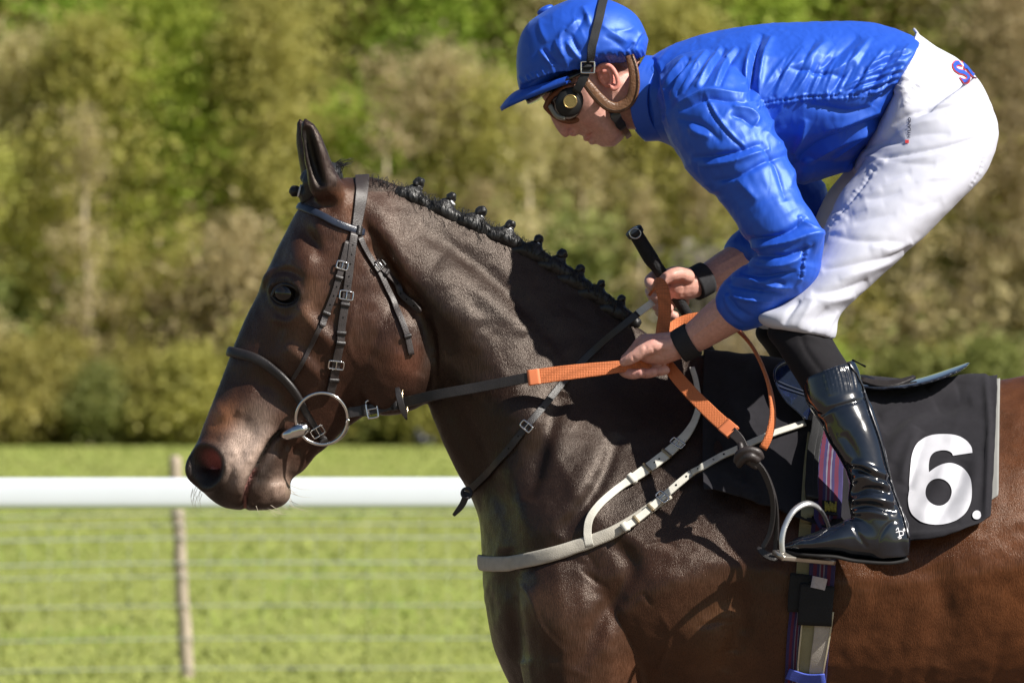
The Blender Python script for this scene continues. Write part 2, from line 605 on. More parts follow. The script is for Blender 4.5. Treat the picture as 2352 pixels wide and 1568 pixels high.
def tree_meshes(seed, H, Rr, nclump, nleaf, leaf, low, shape):
    """trunk with limbs, and a crown of leaf faces gathered in clumps around the twig ends"""
    rg = random.Random(seed)
    rn = np.random.default_rng(seed)
    tr = []
    lean = rg.gauss(0, .03) * H
    tp = [(0, 0, -.3, .018 * H)]
    for k in range(1, 8):
        t = k / 7
        tp.append((lean * t + rg.gauss(0, .012) * H, rg.gauss(0, .012) * H, t * H * .9, .016 * H * (1 - t) ** .8 + .02))
    tr.append(tube3(tp, n=7, m=18))
    ends = []
    for k in range(nclump):
        t = low + (1 - low) * rg.random() ** .8
        ang = rg.random() * 2 * math.pi
        prof = (math.sin(math.pi * min(1, (t - low) / (1 - low) * .86 + .14)) ** .7) if shape == 'round' else (1.05 - t) ** .7
        rad = Rr * prof * rg.uniform(.25, 1.05)
        z = t * H
        e = np.array((lean * t + math.cos(ang) * rad, math.sin(ang) * rad, z + rg.uniform(0, .06) * H))
        ends.append(e)
        if k % 2 == 0:
            b0 = np.array((lean * t * .8, 0, max(.1 * H, z - rad * .9)))
            md = (b0 + e) / 2 + np.array((rg.gauss(0, .1), rg.gauss(0, .1), -.04 * rad)) * 1.0
            tr.append(tube3([(*b0, .006 * H * (1.15 - t)), (*md, .004 * H * (1.15 - t)), (*e, .012)], n=5, m=7))
    E = np.array(ends)
    idx = rn.integers(0, nclump, nleaf)
    cs = Rr * .26
    pos = E[idx] + rn.normal(0, 1, (nleaf, 3)) * cs * np.array((1, 1, .75))
    pos[:, 2] = np.maximum(pos[:, 2], .15)
    s = leaf * rn.uniform(.6, 1.5, nleaf)
    nn = rn.normal(0, 1, (nleaf, 3)) + np.array((0, 0, .9))
    q1 = np.cross(nn, rn.normal(0, 1, (nleaf, 3)))
    q1 /= np.linalg.norm(q1, axis=1)[:, None]
    q2 = np.cross(nn, q1)
    q2 /= np.linalg.norm(q2, axis=1)[:, None]
    a = pos + q1 * s[:, None]
    b = pos + q2 * s[:, None] * .62
    c = pos - q1 * s[:, None]
    d = pos - q2 * s[:, None] * .62
    LV = np.stack((a, b, c, d), 1).reshape(-1, 3)
    LF = np.arange(4 * nleaf).reshape(-1, 4)
    ctone = rn.random(nclump)
    tone = np.clip(ctone[idx] * .75 + rn.normal(0, .13, nleaf) + .12, 0, 1)
    return join(tr), (LV, LF, np.repeat(np.stack((tone,) * 3, 1), 4, 0))
def build_wood():
    bark = mat('bark', (.30, .25, .18), .9, .2, var=.3, vscale=3, bump=.02, bscale=6)
    pale = mat('pale_bark', (.46, .38, .27), .9, .2, var=.3, vscale=3, bump=.02, bscale=6)
    kinds = {
        'lime': (leaf_material('spring_leaves_lime', (.23, .33, .050), (.38, .49, .075), (.55, .63, .12)), bark, 'fresh lime green spring tree'),
        'olive': (leaf_material('spring_leaves_olive', (.29, .285, .075), (.44, .42, .115), (.58, .53, .17)), bark, 'olive green budding tree'),
        'brown': (leaf_material('budding_twigs_brown', (.31, .26, .125), (.46, .385, .20), (.61, .52, .29)), pale, 'brown twiggy tree barely in leaf'),
        'dark': (leaf_material('leaves_dark', (.15, .175, .050), (.24, .26, .080), (.34, .35, .12)), bark, 'dark green evergreen'),
        'blossom': (leaf_material('blossom_pale', (.20, .18, .13), (.34, .31, .24), (.48, .45, .37)), bark, 'pale greyish blossoming bush')}
    protos = {}
    def proto(key, kind, *a):
        t, (LV, LF, c) = tree_meshes(*a)
        me_t = mk('tmp_t', t[0], t[1], kinds[kind][1])
        me_l = mk('tmp_l', LV, LF, kinds[kind][0], smooth=False, cols=c)
        protos[key] = (kind, me_t.data, me_l.data)
        bpy.data.objects.remove(me_t)
        bpy.data.objects.remove(me_l)
    proto('lime1', 'lime', 1, 13, 3.2, 150, 15000, .125, .12, 'round')
    proto('lime2', 'lime', 2, 10, 2.6, 110, 12000, .12, .12, .05 and 'round')
    proto('olive1', 'olive', 3, 16, 3.4, 190, 16000, .13, .10, 'round')
    proto('olive2', 'olive', 4, 13, 2.8, 170, 15000, .115, .05, 'round')
    proto('brown1', 'brown', 5, 16, 3.2, 190, 13000, .11, .22, 'round')
    proto('brown2', 'brown', 6, 11, 2.7, 150, 11000, .10, .26, 'round')
    proto('dark1', 'dark', 7, 15, 3.4, 170, 12000, .15, .02, 'round')
    proto('sapling', 'brown', 13, 10, 1.3, 60, 1900, .10, .12, 'round')
    proto('sapling2', 'olive', 14, 8, 1.2, 60, 2200, .10, .10, 'round')
    proto('bushd', 'dark', 8, 3.2, 1.9, 70, 5200, .12, .02, 'round')
    proto('busho', 'olive', 9, 3.4, 1.9, 70, 5200, .11, .02, 'round')
    proto('bushb', 'brown', 10, 3.8, 1.9, 70, 4800, .10, .02, 'round')
    proto('bushl', 'lime', 11, 3.6, 1.8, 70, 4800, .11, .02, 'round')
    proto('bushp', 'blossom', 12, 4.2, 1.8, 60, 3600, .11, .04, 'round')
    sx = lambda px, y: (px - CX) / PXM * (CAM_D + y) / CAM_D
    rg = random.Random(21)
    n = 0
    WIDE = lambda px: 1.0 if -600 < px < 3000 else 1.9
    def place(key, px, dy, scale, where):
        nonlocal n
        kind, mt, ml = protos[key]
        y = WOOD_Y + dy
        x = sx(px, y)
        bush = key.startswith('bush')
        if not -600 < px < 3000:
            scale *= 1.35
        nm = 'bush' if bush else 'tree'
        root = bpy.data.objects.new({'bushp': 'blossom_bush'}.get(key, 'slender_sapling' if key.startswith('sapl') else 'leafy_' + nm), None)
        COL.objects.link(root)
        root.location = (x, y, float(min(ground_z(x, y), 46)))
        rz = rg.random() * 6.28
        for nmm, me in (('trunk' if not bush else 'stem', mt), ('crown' if not bush else 'foliage', ml)):
            o = bpy.data.objects.new(nmm, me)
            COL.objects.link(o)
            o.parent = root
        root.rotation_euler.z = rz
        root.scale = (scale * rg.uniform(.9, 1.12), scale * rg.uniform(.9, 1.12), scale * rg.uniform(.9, 1.1))
        lab = kinds[kind][2]
        if bush:
            lab = {'dark': 'dark green leafy bush', 'olive': 'olive green bush', 'brown': 'brownish twiggy bush', 'lime': 'fresh lime green bush', 'blossom': 'pale blossoming bush'}[kind]
        if key.startswith('sapl'):
            lab, where = ('brown twiggy' if kind == 'brown' else 'olive green') + ' slender sapling', 'standing among the bushes'
        tag(root, lab + ' ' + where, 'bush' if bush else 'tree', 'look-alikes: ' + lab + ' ' + where)
        n += 1
    # front edge: low bushes
    px = -2700
    while px < 5050:
        u = rg.random()
        k = 'bushd' if u < .32 else 'busho' if u < .66 else 'bushb' if u < .90 else 'bushl'
        place(k, px, rg.uniform(1.0, 3.5), rg.uniform(.7, 1.05), 'along the edge of the meadow')
        px += rg.uniform(85, 125) * WIDE(px)
    # second tier of tall bushes
    px = -2700
    while px < 5050:
        u = rg.random()
        k = 'bushb' if u < .32 else 'busho' if u < .66 else 'bushl' if u < .80 else 'bushd'
        place(k, px, rg.uniform(5.5, 9), rg.uniform(1.25, 1.8), 'rising behind the low bushes')
        px += rg.uniform(110, 160) * WIDE(px)
    for px, k, s in ((1190, 'bushp', 1.35), (1640, 'bushp', 1.5)):
        place(k, px, 4.6, s, 'at the front of the wood')
    px = -2700
    while px < 5050:
        place('sapling' if rg.random() < .6 else 'sapling2', px, rg.uniform(4, 9), rg.uniform(.7, 1.15), 'standing slender among the bushes')
        px += rg.uniform(70, 150) * WIDE(px)
    # trees, front row placed by what is seen
    spec = [(60, 'brown2', 1.0), (210, 'olive2', 1.0), (330, 'lime1', 1.02), (470, 'lime2', 1.1), (620, 'olive2', .95), (770, 'lime2', .95), (905, 'lime2', .92), (1010, 'brown2', 1.0), (1130, 'olive2', .9),
            (1290, 'brown2', .95), (1420, 'lime2', .80), (1560, 'olive2', .9), (1700, 'lime2', .85), (2150, 'olive2', .9), (2330, 'brown1', .95), (-120, 'lime2', 1.0), (-300, 'brown1', 1.0), (-480, 'olive1', 1.0), (2500, 'olive2', 1.0), (2680, 'lime2', 1.0), (2850, 'brown1', 1.0)]
    for px, k, s in spec:
        place(k, px, rg.uniform(9, 14), s, 'in the front row of the wood')
    px = -2700
    while px < 5050:
        u = rg.random()
        k = 'brown1' if u < .28 else 'olive1' if u < .58 else 'dark1' if u < .66 else 'lime1'
        place(k, px, rg.uniform(19, 28), rg.uniform(.9, 1.15), 'in the middle of the wood')
        px += rg.uniform(120, 190) * WIDE(px)
    px = -2700
    while px < 5050:
        u = rg.random()
        k = 'dark1' if u < .25 else 'brown1' if u < .6 else 'olive1'
        place(k, px, rg.uniform(34, 50), rg.uniform(.95, 1.2), 'deep in the wood')
        px += rg.uniform(150, 210) * WIDE(px)
    # a dark bundle lying where the field meets the wood
    bm = remesh([ellipsoid((965, 1018, WOOD_Y - 2), (.26, .3, .24)), ellipsoid((985, 1020, WOOD_Y - 2.1), (.22, .25, .18)), ellipsoid((958, 1000, WOOD_Y - 2), (.14, .15, .16))], .03, 3)
    V = bm[0]
    V[:, 2] -= V[:, 2].min() + .02
    V += (vnormals(*bm) * (.03 * vnoise(V, 6, 3))[:, None])
    tag(mk('plastic_sack', V, bm[1], mat('black_plastic', (.012, .012, .014), .35, .5)), 'lumpy black plastic sack lying at the edge of the wood', 'sack')
build_wood()
# ================================================================== the horse
def s2v(*a):
    return [c / 1.62628 for c in a]
def build_horse():
    # neck and trunk: crest/back end point, throat/belly end point, widths
    nt = [
        (790, 412, 850, 560, 0, [.03, .05, .055, .05, .04]),
        (845, 404, 925, 690, 0, [.035, .06, .066, .062, .05]),
        (925, 428, 962, 850, 0, [.028, .062, .076, .068, .05]),
        (1000, 462, 982, 920, 0, [.026, .064, .083, .074, .055]),
        (1070, 492, 1008, 985, 0, [.026, .066, .088, .083, .064]),
        (1140, 526, 1044, 1068, 0, [.028, .070, .096, .098, .078]),
        (1220, 570, 1080, 1140, 0, [.030, .076, .108, .118, .095]),
        (1300, 622, 1101, 1200, 0, [.034, .084, .125, .142, .120]),
        (1380, 682, 1107, 1290, 0, [.040, .096, .150, .176, .150]),
        (1455, 742, 1116, 1390, 0, [.048, .115, .185, .215, .185]),
        (1540, 794, 1150, 1530, 0, [.060, .145, .222, .245, .215]),
        (1630, 817, 1230, 1640, 0, [.080, .180, .248, .258, .225]),
        (1720, 824, 1400, 1720, 0, [.100, .215, .268, .268, .220]),
        (1810, 840, 1620, 1755, 0, [.130, .240, .282, .280, .215]),
        (1940, 868, 1870, 1775, 0, [.150, .262, .295, .290, .215]),
        (2100, 884, 2090, 1770, 0, [.160, .275, .302, .295, .215]),
        (2290, 872, 2310, 1730, 0, [.170, .280, .302, .290, .210]),
        (2450, 842, 2500, 1665, 0, [.180, .275, .295, .275, .20]),
        (2620, 826, 2680, 1590, 0, [.185, .270, .285, .250, .18]),
        (2800, 852, 2830, 1520, 0, [.170, .255, .265, .225, .16]),
        (2950, 930, 2940, 1450, 0, [.13, .20, .215, .185, .13]),
        (3040, 1050, 3020, 1330, 0, [.07, .11, .12, .11, .08]),
        (3065, 1130, 3060, 1230, 0, .03)]
    A = loft(nt, 56, 180)
    # head: forehead-side end point, jaw-side end point
    hd = [(1196, 690, 1300, 660, [.03] * 5), (1160, 718, 1400, 730, [.045, .058, .062, .058, .05]),
          (1108, 790, 1440, 870, [.058, .082, .078, .068, .055]), (1060, 878, 1520, 1030, [.062, .096, .082, .072, .062]),
          (1012, 978, 1570, 1160, [.064, .104, .086, .080, .068]), (968, 1082, 1588, 1290, [.062, .104, .090, .088, .066]),
          (922, 1174, 1570, 1390, [.056, .092, .090, .088, .062]), (880, 1270, 1490, 1460, [.050, .080, .084, .078, .054]),
          (845, 1362, 1390, 1535, [.045, .070, .073, .064, .046]), (812, 1450, 1290, 1605, [.041, .062, .064, .053, .040]),
          (782, 1530, 1225, 1668, [.038, .056, .058, .047, .036]), (756, 1592, 1180, 1705, [.037, .054, .056, .045, .034]),
          (732, 1660, 1140, 1755, [.038, .056, .056, .044, .034]), (702, 1715, 1100, 1782, [.040, .058, .054, .044, .036]),
          (692, 1756, 1086, 1805, [.040, .056, .052, .046, .038]), (708, 1790, 1088, 1838, [.038, .050, .050, .046, .038]),
          (750, 1826, 1082, 1862, [.036, .044, .046, .042, .034]), (782, 1862, 1062, 1884, [.030, .038, .040, .036, .028]),
          (830, 1893, 1030, 1899, [.018, .026, .028, .024, .016]), (880, 1905, 985, 1905, [.006] * 5)]
    B = loft([(*s2v(*h[:4]), 0, h[4]) for h in hd], 48, 130)
    parts = [A, B]
    # cheek roundness
    parts.append(ellipsoid((905, 815, -.022), (.105, .066, .118), R(-20)))
    parts.append(mirror(ellipsoid((905, 815, -.022), (.105, .066, .118), R(-20))))
    # ears
    def ear(yc, dx):
        return tube([(1248/1.626 + dx, 735/1.626, yc * .75, .030), (1216/1.626 + dx, 690/1.626, yc * .9, .034), (1196/1.626 + dx, 632/1.626, yc, .0290), (1178/1.626 + dx, 572/1.626, yc * 1.05, .0245),
                     (1164/1.626 + dx, 520/1.626, yc * 1.08, .0205), (1150/1.626 + dx, 474/1.626, yc * 1.05, .0145), (1134/1.626 + dx, 440/1.626, yc, .0030)], n=20, m=26, flat=.95)
    parts += [ear(-.062, 0), ear(.062, -13)]
    # legs
    def leg_f(s):
        return tube([(1330, 1330, s * .12, .125), (1345, 1520, s * .145, .125), (1345, 1690, s * .15, .10), (1350, 1850, s * .15, .078), (1350, 2060, s * .15, .054),
                     (1352, 2200, s * .15, .052), (1355, 2280, s * .15, .042), (1360, 2450, s * .15, .033), (1362, 2570, s * .15, .042), (1345, 2650, s * .15, .034), (1315, 2730, s * .15, .046), (1295, 2815, s * .15, .060)], n=18, m=60)
    def leg_h(s):
        return tube([(2780, 1150, s * .13, .17), (2790, 1400, s * .15, .17), (2740, 1640, s * .155, .115), (2800, 1830, s * .15, .075), (2900, 2020, s * .15, .058),
                     (2905, 2120, s * .15, .048), (2890, 2330, s * .15, .036), (2880, 2560, s * .15, .044), (2855, 2650, s * .15, .036), (2825, 2740, s * .15, .048), (2805, 2815, s * .15, .060)], n=18, m=60)
    parts += [leg_f(-1), leg_f(1), leg_h(-1), leg_h(1)]
    V, F = remesh(parts, .0045, 10, .5)
    q = proj_sym(V)
    near = PR(V)
    N = vnormals(V, F)
    side = np.clip(np.abs(V[:, 1]) / .02, 0, 1)
    D = np.zeros(len(V))
    # ---- head relief
    D += .008 * blob(q, 600, 648, 62, 15, -32)                 # brow
    D += .007 * blob(q, 690, 600, 46, 30, 62)                  # temple swelling
    D -= .010 * blob(q, 716, 556, 32, 16, 62)                  # hollow above the eye
    D -= .008 * blob(q, 755, 470, 22, 24, 0)
    D += .010 * line(q, [(770, 800), (715, 742), (690, 700)], 20)  # facial crest / cheekbone
    D += .006 * line(q, [(655, 795), (700, 830), (742, 880)], 16)
    D -= .006 * line(q, [(640, 740), (620, 830), (600, 900)], 26)
    D -= .010 * blob(q, 640, 905, 66, 40, 35)                  # hollow before the cheek
    D -= .006 * blob(q, 805, 905, 40, 52, 10)
    D += .006 * blob(q, 900, 770, 60, 80)                      # masseter
    D -= .007 * line(q, [(842, 560), (905, 630), (962, 712), (982, 800), (962, 862)], 15)   # behind the jaw
    D -= .004 * line(q, [(930, 640), (985, 720), (1000, 820), (990, 900)], 9)
    D += .003 * line(q, [(960, 690), (1003, 760), (1012, 880)], 9)
    # ---- eye
    ex, ey = 657, 677
    er = np.hypot((q[:, 0] - ex) / 30, (q[:, 1] - ey) / 24)
    D -= .009 * np.exp(-(er / .85) ** 6)
    D += .0042 * np.exp(-((er - 1.18) / .15) ** 2) * np.clip(.75 - (q[:, 1] - ey) / 40, .4, 1.3)
    D += .0050 * line(q, [(620, 676), (634, 646), (662, 637), (692, 652)], 7)
    D -= .0018 * line(q, [(614, 660), (634, 632), (664, 623), (700, 640)], 5)
    D += .0020 * line(q, [(612, 648), (636, 618), (668, 611), (704, 626)], 7)
    D -= .0014 * line(q, [(628, 712), (655, 726), (690, 712)], 5)
    D += .0016 * line(q, [(628, 728), (655, 741), (692, 728)], 6)
    # ---- muzzle
    nx, ny = 474, 1072
    nr = np.hypot((q[:, 0] - nx) / 37, (q[:, 1] - ny) / 42)
    D += .008 * np.exp(-((nr - 1.15) / .30) ** 2)
    D -= .040 * np.exp(-(nr / .80) ** 4)
    D += .007 * line(q, [(520, 1010), (545, 1080), (535, 1135)], 18)
    D -= .006 * blob(q, 560, 975, 40, 26, 40)
    D += .005 * blob(q, 520, 945, 32, 26)
    mouth = [(646, 992), (624, 1012), (604, 1046), (586, 1080), (570, 1112), (563, 1146), (562, 1170)]
    D -= .013 * line(q, mouth, 5.0, taper=False)
    D += .006 * line(q, [(628, 985), (590, 1025), (560, 1080), (545, 1140)], 14)
    D += .007 * line(q, [(640, 1040), (605, 1090), (588, 1140)], 16)
    D += .006 * blob(q, 635, 1130, 40, 34)
    D -= .006 * line(q, [(700, 1010), (672, 1060), (660, 1105), (668, 1140)], 9)
    D -= .004 * line(q, [(650, 1010), (690, 1040)], 10)
    for a, b in (((668, 985), (630, 1050)), ((684, 995), (650, 1065)), ((700, 1002), (662, 1090))):
        D += .0022 * line(q, [a, b], 4)
    D += .0022 * vnoise(np.c_[q / 22, np.zeros(len(q))], 1, 5) * blob(q, 610, 1090, 70, 70, pw=4)
    # whisker bumps
    rng = random.Random(4)
    for _ in range(46):
        bx, by = rng.gauss(560, 40), rng.gauss(1070, 50)
        D += .0022 * blob(q, bx, by, 3.2)
    for _ in range(20):
        D += .0022 * blob(q, rng.gauss(625, 25), rng.gauss(1110, 28), 3.2)
    # ---- neck muscles, shoulder and flank
    D += .012 * blob(q, 1040, 700, 120, 48, 48)
    D -= .008 * line(q, [(1010, 860), (1060, 980), (1110, 1090), (1165, 1200), (1190, 1300)], 26)   # jugular groove
    D += .008 * line(q, [(985, 900), (1030, 1000), (1080, 1110)], 22)
    D -= .006 * line(q, [(960, 520), (1070, 590), (1190, 690), (1300, 800)], 22)
    D += .006 * line(q, [(1010, 600), (1110, 680), (1210, 770)], 30)
    D += .010 * blob(q, 1200, 950, 90, 60, 40)
    D -= .010 * line(q, [(1290, 900), (1240, 1040), (1215, 1150)], 22)
    D += .008 * blob(q, 1250, 1200, 52, 60)
    D += .010 * blob(q, 1340, 1130, 46, 110, 22)
    D -= .009 * line(q, [(1420, 1000), (1370, 1120), (1290, 1230)], 18)
    D += .012 * blob(q, 1240, 1390, 80, 90)
    D -= .010 * line(q, [(1160, 1260), (1185, 1400), (1200, 1520)], 20)
    D += .016 * blob(q, 1480, 1400, 110, 90, -25)
    D -= .010 * line(q, [(1400, 1230), (1450, 1310), (1380, 1420), (1330, 1540)], 24)
    D += .010 * blob(q, 1560, 1330, 90, 45, -15)
    D -= .012 * line(q, [(1690, 1340), (1700, 1440), (1660, 1540)], 26)
    D += .014 * blob(q, 1620, 1480, 70, 70)
    D += .008 * blob(q, 2250, 1250, 120, 100)
    D -= .006 * line(q, [(2140, 1300), (2180, 1420), (2160, 1530)], 30)
    for i in range(5):
        x = 1990 + 78 * i
        D -= (.0010 + .0005 * (i % 3)) * line(q, [(x + 30 + 9 * (i % 2), 1330 + 30 * (i % 3)), (x + 6, 1440), (x - 24, 1568)], 16)
    # skin creases and veins
    for pts in ([(1330, 1305), (1362, 1330), (1400, 1352)], [(1480, 1255), (1520, 1245), (1560, 1262)], [(1450, 1380), (1478, 1362), (1502, 1388)], [(1600, 1435), (1655, 1425), (1690, 1430)],
                [(1640, 1500), (1680, 1492), (1700, 1497)], [(1300, 1240), (1345, 1270), (1375, 1310)]):
        D -= .0022 * line(q, pts, 4)
    for pts in ([(1180, 1330), (1230, 1370), (1250, 1440), (1300, 1500)], [(1520, 1400), (1540, 1460), (1510, 1540)], [(700, 760), (720, 800), (700, 850)], [(820, 700), (800, 790), (830, 850)]):
        D += .0022 * line(q, pts, 5)
    # wrinkles at the throat
    for k in range(7):
        x = 950 + 9 * k
        D -= .0015 * line(q, [(x, 745), (x + 12, 830), (x + 4, 920)], 3.4)
    D += .0014 * vnoise(V, 24, 1) + .0007 * vnoise(V, 60, 2)
    # ---- ear cups (opening towards the front)
    earm = (q[:, 1] < 458) & (q[:, 0] < 775)
    V = V + N * (D * 1.25 * np.maximum(side, .25))[:, None]
    cup = line(q, [(740, 432), (724, 385), (712, 335), (702, 290)], 13) * earm * (V[:, 0] > -9)
    outer = np.clip(-N[:, 1] * np.sign(V[:, 1]) * -1, 0, 1)
    V[:, 1] -= np.sign(V[:, 1]) * cup * outer * .022
    rim = line(q, [(762, 455), (742, 400), (728, 340), (716, 300)], 6) * earm
    V[:, 1] += np.sign(V[:, 1]) * rim * outer * .003
    # the mouth and nostril keep their cut, everything else is softened once
    V = lap(V, F, 1, .4)
    # ---- coat colours
    def mixc(C, c, w):
        return C * (1 - w[:, None]) + np.array(c)[None] * w[:, None]
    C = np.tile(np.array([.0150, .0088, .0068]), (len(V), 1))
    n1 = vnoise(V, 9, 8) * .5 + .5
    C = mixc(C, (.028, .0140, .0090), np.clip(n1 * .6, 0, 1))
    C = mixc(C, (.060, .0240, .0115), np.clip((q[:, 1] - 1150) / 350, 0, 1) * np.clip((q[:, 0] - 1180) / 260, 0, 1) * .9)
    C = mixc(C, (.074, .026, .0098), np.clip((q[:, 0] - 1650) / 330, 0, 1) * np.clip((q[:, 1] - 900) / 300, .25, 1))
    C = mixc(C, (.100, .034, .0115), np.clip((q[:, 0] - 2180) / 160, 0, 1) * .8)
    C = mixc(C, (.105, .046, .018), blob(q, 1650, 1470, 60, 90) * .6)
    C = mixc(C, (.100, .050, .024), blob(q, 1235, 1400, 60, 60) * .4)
    face = np.clip((980 - q[:, 0]) / 120, 0, 1) * (q[:, 1] > 440)
    C = mixc(C, (.044, .0185, .0115), face * .85)
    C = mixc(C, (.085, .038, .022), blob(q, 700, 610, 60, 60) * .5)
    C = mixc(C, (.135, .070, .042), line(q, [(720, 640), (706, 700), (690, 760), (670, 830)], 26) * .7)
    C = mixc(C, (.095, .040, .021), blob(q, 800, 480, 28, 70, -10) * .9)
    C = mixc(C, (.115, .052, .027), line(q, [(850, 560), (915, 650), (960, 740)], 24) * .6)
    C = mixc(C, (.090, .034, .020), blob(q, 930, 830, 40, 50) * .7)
    C = mixc(C, (.30, .125, .058), blob(q, 515, 960, 46, 42) * .9)
    C = mixc(C, (.43, .32, .26), blob(q, 562, 1030, 50, 92, 22, 3))
    C = mixc(C, (.26, .185, .145), blob(q, 640, 1120, 46, 50) * .85)
    front = line(q, [(640, 490), (600, 640), (545, 770), (505, 900)], 30, taper=False) * .8
    C = mixc(C, (.020, .013, .011), front)
    C = mixc(C, (.014, .011, .010), np.exp(-(er / 1.55) ** 4))
    C = mixc(C, (.012, .0105, .0105), np.exp(-(nr / 1.42) ** 6))
    C = mixc(C, (.014, .012, .011), blob(q, 500, 1138, 40, 42) * .95)
    C = mixc(C, (.018, .014, .013), blob(q, 605, 1085, 22, 60, 25) * .85)
    C = mixc(C, (.014, .011, .010), blob(q, 600, 1165, 80, 20) * .7)
    C = mixc(C, (.36, .11, .10), np.exp(-(np.hypot((q[:, 0] - 480) / 27, (q[:, 1] - 1058) / 25)) ** 6))
    C = mixc(C, (.012, .010, .009), line(q, mouth, 5, taper=False))
    C = mixc(C, (.36, .16, .14), line(q, mouth[3:], 2.6, taper=False))
    C = mixc(C, (.012, .010, .009), line(q, mouth[:3], 5, taper=False))
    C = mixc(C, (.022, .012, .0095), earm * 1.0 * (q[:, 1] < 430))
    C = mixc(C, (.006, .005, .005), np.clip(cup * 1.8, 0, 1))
    C = mixc(C, (.012, .010, .009), line(q, [(930, 436), (1070, 496), (1220, 572), (1380, 684)], 12, taper=False) * .7)
    C = mixc(C, (.010, .009, .009), np.clip((q[:, 1] - 1950) / 200, 0, 1))
    return V, F, C

def coat_material():
    m, nt, b = nodemat('bay_coat')
    L = nt.links.new
    a = nt.nodes.new('ShaderNodeAttribute')
    a.attribute_name = 'Col'
    tc = nt.nodes.new('ShaderNodeTexCoord')
    mp = nt.nodes.new('ShaderNodeMapping')
    mp.inputs['Rotation'].default_value = (0, R(35), 0)
    mp.inputs['Scale'].default_value = (1, 1, .075)
    L(tc.outputs['Object'], mp.inputs[0])
    def noise(sc, det=3, vec=mp):
        n = nt.nodes.new('ShaderNodeTexNoise')
        n.inputs['Scale'].default_value = sc
        n.inputs['Detail'].default_value = det
        n.inputs['Roughness'].default_value = .65
        L(vec.outputs['Object'] if vec is tc else vec.outputs[0], n.inputs['Vector'])
        return n.outputs[0]
    hair = noise(760, 2)
    blot = noise(14, 4, tc)
    def rng_(v, lo, hi, f0=.3, f1=.7):
        r = nt.nodes.new('ShaderNodeMapRange')
        r.inputs['From Min'].default_value, r.inputs['From Max'].default_value = f0, f1
        r.inputs['To Min'].default_value, r.inputs['To Max'].default_value = lo, hi
        L(v, r.inputs['Value'])
        return r.outputs[0]
    k1, k2 = rng_(hair, .68, 1.36), rng_(blot, .75, 1.25)
    ml = nt.nodes.new('ShaderNodeMath')
    ml.operation = 'MULTIPLY'
    L(k1, ml.inputs[0])
    L(k2, ml.inputs[1])
    vm = nt.nodes.new('ShaderNodeVectorMath')
    vm.operation = 'SCALE'
    L(a.outputs['Color'], vm.inputs[0])
    L(ml.outputs[0], vm.inputs['Scale'])
    L(vm.outputs[0], b.inputs['Base Color'])
    L(rng_(hair, .24, .43), b.inputs['Roughness'])
    b.inputs['Specular IOR Level'].default_value = .40
    b.inputs['Specular Tint'].default_value = (1.0, .86, .76, 1)
    bp = nt.nodes.new('ShaderNodeBump')
    bp.inputs['Distance'].default_value = .0010
    bp.inputs['Strength'].default_value = .9
    L(hair, bp.inputs['Height'])
    b2 = nt.nodes.new('ShaderNodeBump')
    b2.inputs['Distance'].default_value = .0012
    b2.inputs['Strength'].default_value = .5
    L(noise(230, 3), b2.inputs['Height'])
    L(b2.outputs[0], bp.inputs['Normal'])
    L(bp.outputs[0], b.inputs['Normal'])
    b.inputs['Anisotropic'].default_value = .40
    tg = nt.nodes.new('ShaderNodeCombineXYZ')
    tg.inputs[0].default_value, tg.inputs[2].default_value = math.sin(R(35)), -math.cos(R(35))
    L(tg.outputs[0], b.inputs['Tangent'])
    return m
HORSE_LOC = (1.0, 0, 0)
horse = empty('horse', HORSE_LOC, 'dark bay racehorse in profile with plaited mane, walking under its rider', 'horse')
HV, HF, HC = build_horse()
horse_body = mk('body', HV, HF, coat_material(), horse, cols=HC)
HTREE = bvh(HV, HF)
BLACKHAIR = mat('black_hair', (.011, .0105, .011), .42, .5, var=.4, vscale=160, stretch=(1, 1, .3), bump=.0012, bscale=420)
def on_horse(px, py, off=0.0):
    p, n = cast(HTREE, px, py)
    if p is None:
        return None, None
    if n[1] > 0:
        n = -n
    return p + n * off, n
